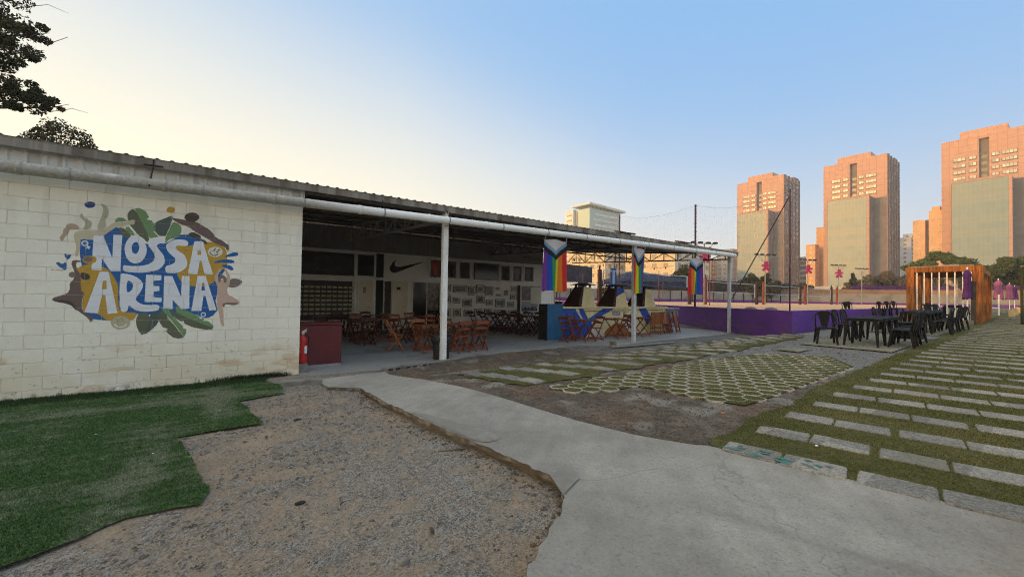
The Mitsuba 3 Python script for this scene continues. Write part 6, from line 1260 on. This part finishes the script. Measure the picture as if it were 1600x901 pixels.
def tree(name, label, x, y, z, h, rx, rz_, n, size, m, clumps=26, trunk=.25, shape='round', cat_='tree', crown_lo=.35):
    k = thing(name, label, cat_)
    zc = z + h * (crown_lo + (1 - crown_lo) / 2); C, R = [], []
    for i in range(clumps):
        if shape == 'cone': t = rng.uniform(0, 1); rr_ = rx * (1 - t) * rng.uniform(.5, 1); a = rng.uniform(0, 2 * PI); C.append((x + rr_ * math.cos(a), y + rr_ * math.sin(a), z + h * (crown_lo + (1 - crown_lo) * t * .95))); R.append(rx * (.42 * (1 - t) + .1))
        elif shape == 'flat': a = rng.uniform(0, 2 * PI); rr_ = rx * math.sqrt(rng.uniform(0, 1)); C.append((x + rr_ * math.cos(a), y + rr_ * math.sin(a), z + h * (.93 - .26 * (rr_ / rx) ** 2) + rng.normal(0, .04) * h)); R.append(rx * rng.uniform(.16, .28))
        else:
            d_ = rng.normal(0, 1, 3); d_ /= np.linalg.norm(d_); q_ = rng.uniform(.45, .95); C.append((x + d_[0] * rx * q_, y + d_[1] * rx * q_, zc + d_[2] * rz_ * q_)); R.append(min(rx, rz_) * rng.uniform(.22, .42))
    part(k, 'trunk', tube([(x, y, z - .3), (x + .05 * h * rng.normal() * .3, y, z + h * .3), (x, y, z + h * .62)], [trunk, trunk * .75, trunk * .35], 8), 'm_bark', True)
    for c in C[::max(1, len(C) // 9)]: part(k, 'limb', tube([(x, y, z + h * .35), tuple((np.array([x, y, z + h * .42]) + np.array(c)) / 2 + [0, 0, .04 * h]), c], [trunk * .45, trunk * .28, trunk * .08], 6), 'm_bark', True)
    part(k, 'crown', leaves(C, R, n, size, .75 if shape != 'flat' else .45), m)
    return k
GZ = 1.0
tree('spreading_tree', 'flat topped green tree with feathery crown behind the wooden frame', 113.7, 14.8, GZ, 10.6, 4.4, 2, 3600, .38, 'm_leafbright', 24, .3, 'flat')
for i, (x, y, h, r) in enumerate(((108, 8.0, 10.6, 5), (110.5, 3.5, 11.0, 5.5), (106, -2, 10.0, 5), (114, -8, 11, 6))): tree('green_tree', ['dense green tree just right of the wooden frame', 'tallest dense green tree of the group at the right edge', 'dense green tree above the closed umbrellas', 'dense green tree furthest right'][i], x, y, GZ - .5, h, r, h * .3, 6500, .36, 'm_leaf', 34, .35, crown_lo=.15)
for i, (x, y, h, r) in enumerate(((115.5, 26.5, 7.2, 3.6), (118.5, 23.5, 9.4, 4.4), (121, 20.0, 9.2, 4.2), (119, 16.5, 8.0, 3.6))): tree('grey_bush', ['leftmost, low end of the grey brown thicket right of the conifer', 'tallest round grey brown tree of the thicket', 'grey brown tree under the flat topped green tree', 'grey brown tree behind the wooden frame'][i], x, y, GZ - 1, h, r, h * .36, 5200, .28, 'm_leafgrey', 34, .2, crown_lo=.05)
tree('conifer', 'small dark pointed conifer below the middle tower', 106.9, 26.1, GZ + .8, 5.9, 1.5, 2, 2600, .22, 'm_leafdark', 30, .12, 'cone', crown_lo=.05)
for i, (x, y, h, r) in enumerate(((78.5, 29.6, 6.0, 2.2), (80.5, 27.9, 5.8, 2.4), (86, 28.8, 4.6, 2.4), (92, 28.5, 4.3, 2.4), (99, 28.4, 4.6, 2.4))): tree('dark_tree', ['dark tree left of the second pink figure', 'dark tree behind the corner pole', 'low dark bush right of the corner pole', 'low dark bush between the second and third pink figures', 'low dark bush beside the third pink figure'][i], x, y + 4, GZ, h, r, h * .36, 3600, .2, 'm_leafdark', 26, .16, crown_lo=.1)
tree('round_tree', 'dark round tree behind the last flag and post', 72.5, 43, GZ, 7.6, 3.2, 2.6, 4200, .26, 'm_leafdark', 26, .2, crown_lo=.2)
tree('potted_bush', 'small yellowish bush behind the middle chimney', 27.2, 23.4, SZ, 2.2, .75, .8, 1400, .09, 'm_leafgrey', 16, .05, cat_='bush', crown_lo=.2)
for i, (x, y, h) in enumerate(((50, 56, 7.2), (58, 58, 6.5))): tree('court_tree', ['pale leaved tree behind the navy screen', 'pale leaved tree behind the marquee'][i], x, y, GZ, h, 3.0, 2.4, 3600, .24, 'm_leafbright', 22, .2, crown_lo=.3)
# trees behind the bar at the left
rng = np.random.default_rng(21)
k = thing('tall_tree', 'tall feathery tree reaching in at the upper left corner', 'tree')
part(k, 'trunk', tube([(-9.2, 23.5, -.2), (-9.0, 23.3, 4), (-8.4, 22.8, 8), (-7.6, 22.2, 13)], [.42, .36, .26, .12], 10), 'm_bark', True)
fr_ = []; C, R = [], []
for (x, z, r, n) in ((-5.1, 8.35, .45, 9), (-4.8, 8.15, .34, 8), (-5.5, 8.3, .5, 9), (-5.3, 7.85, .25, 5), (-6.1, 8.2, .45, 6), (-5.5, 9.2, .5, 7), (-5.1, 9.7, .42, 7), (-5.75, 10.0, .55, 8), (-5.0, 10.35, .42, 6), (-5.9, 10.8, .6, 8), (-5.9, 11.6, .55, 7), (-5.3, 12.35, .35, 5), (-6.3, 12.2, .7, 8), (-6.2, 13.2, .8, 9), (-6.1, 8.9, .6, 7), (-4.45, 8.0, .26, 4), (-6.8, 9.8, 1.0, 8), (-7.2, 11.5, 1.1, 8), (-7.3, 8.2, .9, 8)):
    for i in range(n):
        a = rng.normal(0, .42, 3) * r * np.array([1.3, 1.3, .8]); C.append((x + a[0], 21.3 + a[1] + rng.normal(0, .3), z + a[2])); R.append(r * rng.uniform(.35, .75))
    part(k, 'limb', tube([(-8.6, 22.9, z - 1.3), ((x - 8.6) / 2, 22, z - .35), (x, 21.3, z), (x + .45, 21.2, z + .22)], [.09, .05, .02, .006], 6), 'm_bark', True)
part(k, 'crown', leaves(C, R, 17000, .062, .7), 'm_leafdark')
for pts in ([(-5.3, 21.3, 11.2), (-4.6, 21.2, 11.55), (-4.1, 21.2, 11.45)], [(-4.6, 21.3, 10.2), (-4.1, 21.2, 10.6)], [(-4.5, 21.2, 7.8), (-3.9, 21.1, 8.05), (-3.5, 21.1, 8.0)]): part(k, 'bare_twig', tube(pts, [.014, .009, .004][:len(pts)], 4), 'm_bark')
rng = np.random.default_rng(5)
k = thing('small_tree', 'round topped tree showing just above the roof at the left', 'tree'); C, R = [], []
for i in range(44):
    a = rng.normal(0, 1, 3); a /= np.linalg.norm(a); C.append((-3.95 + a[0] * .7, 20.3 + a[1] * .7, 6.32 + a[2] * .75)); R.append(rng.uniform(.2, .42))
C += [(-3.1, 20.2, 5.75), (-2.85, 20.2, 5.7)]; R += [.16, .14]
part(k, 'trunk', tube([(-4, 20.4, 0), (-3.95, 20.3, 5.4)], [.13, .06], 8), 'm_bark', True); part(k, 'crown', leaves(C, R, 6500, .05), 'm_leafdark')
for c in C[::6]: part(k, 'limb', tube([(-3.95, 20.3, 5.2), c], [.03, .008], 5), 'm_bark')

# ------------------------------------------------------------------ small things on the ground
def lump(name, label, cat_, x, y, r, m, flat=.6):
    k = thing(name, label, cat_); v, f = ell((0, 0, 0), (r, r * .7, r * flat)); v = v * (1 + .35 * (meshkit.fbm(v / r * 1.6 + x * 3, 3, 2)[:, None] - .5))
    z = float(zground(np.array([[x]]), np.array([[y]]))[0, 0]); put(k, mv((v, f), x, y, z + r * flat * .5), m); return k
lump('stone', 'pale fist sized stone on the sandy gravel near the bottom of the photo', 'stone', .94, 2.24, .028, 'm_kerb', .8)
lump('stone', 'blackened lump lying in the middle of the gravel', 'stone', .60, 3.35, .035, 'm_blackmatt', .3)
lump('stone', 'small dark clod near the top of the gravel', 'stone', .95, 5.6, .05, 'm_blackmatt', .2); lump('stone', 'grey stone on the gravel left of the pale stone', 'stone', .55, 2.42, .018, 'm_kerb'); lump('brick_piece', 'orange bit of brick on the dirt before the lawn', 'brick', 4.93, 2.42, .035, 'm_wood_light', .35)
def chip(label, x, y, l, w, a, m='m_twig', nm='wood_chip'):
    k = thing(nm, label, 'wood'); z = float(zground(np.array([[x]]), np.array([[y]]))[0, 0]) + .012; put(k, mv(rot(rot(rbox(-l / 2, l / 2, -w / 2, w / 2, -.006, .006, .002), (0, 1, 0), .12), (0, 0, 1), a), x, y, z), m)
chip('pale upright splinter of wood on the gravel', 1.28, 2.47, .07, .018, 1.1); chip('darker splinter of wood beside the pale splinter', 1.2, 2.42, .06, .02, 1.3, 'm_bark')
k = thing('twig', 'thin dark twig pointing at the path on the gravel', 'twig'); put(k, tube([(1.68, 3.3, .235), (1.85, 3.2, .25), (2.0, 3.17, .255)], [.004, .005, .003], 5), 'm_bark')
chip('tan dry leaf on the turf', -.12, 4.3, .07, .03, .4, 'm_wood_light', 'dry_leaf')
k = thing('paper_scrap', 'crumpled white scrap on the grass between two paver rows', 'litter'); v, f = ell((0, 0, 0), (.022, .013, .008)); v = v * (1 + .9 * (meshkit.fbm(v * 60, 2, 4)[:, None] - .5)); put(k, mv((v, f), 4.53, 1.37, g(4.53, 1.37) + .03), 'm_litter')
for i, (x, y) in enumerate(((1.9, 4.05), (-.9, 6.3), (-.35, 5.2), (.2, 6.6))):
    if i: k = thing('paper_scrap', ['', 'white fleck on the turf near the left edge', 'white fleck in the middle of the turf', 'white fleck on the turf towards the wall'][i], 'litter'); put(k, mv(rbox(-.009, .009, -.006, .006, 0, .004, .001), x, y, float(zt(np.array([x]), np.array([y]))[0]) + .012), 'm_litter')
# weeds at the foot of the wall
P = np.column_stack([rng.uniform(.55, 1.4, 900) - np.abs(rng.normal(0, .25, 900)), 8.985 - np.abs(rng.normal(0, .03, 900)), np.full(900, .02)])
structure('wall_foot_weeds', scatter_tris(P, .09, .012, .03), 'm_leafdark', kind='stuff')
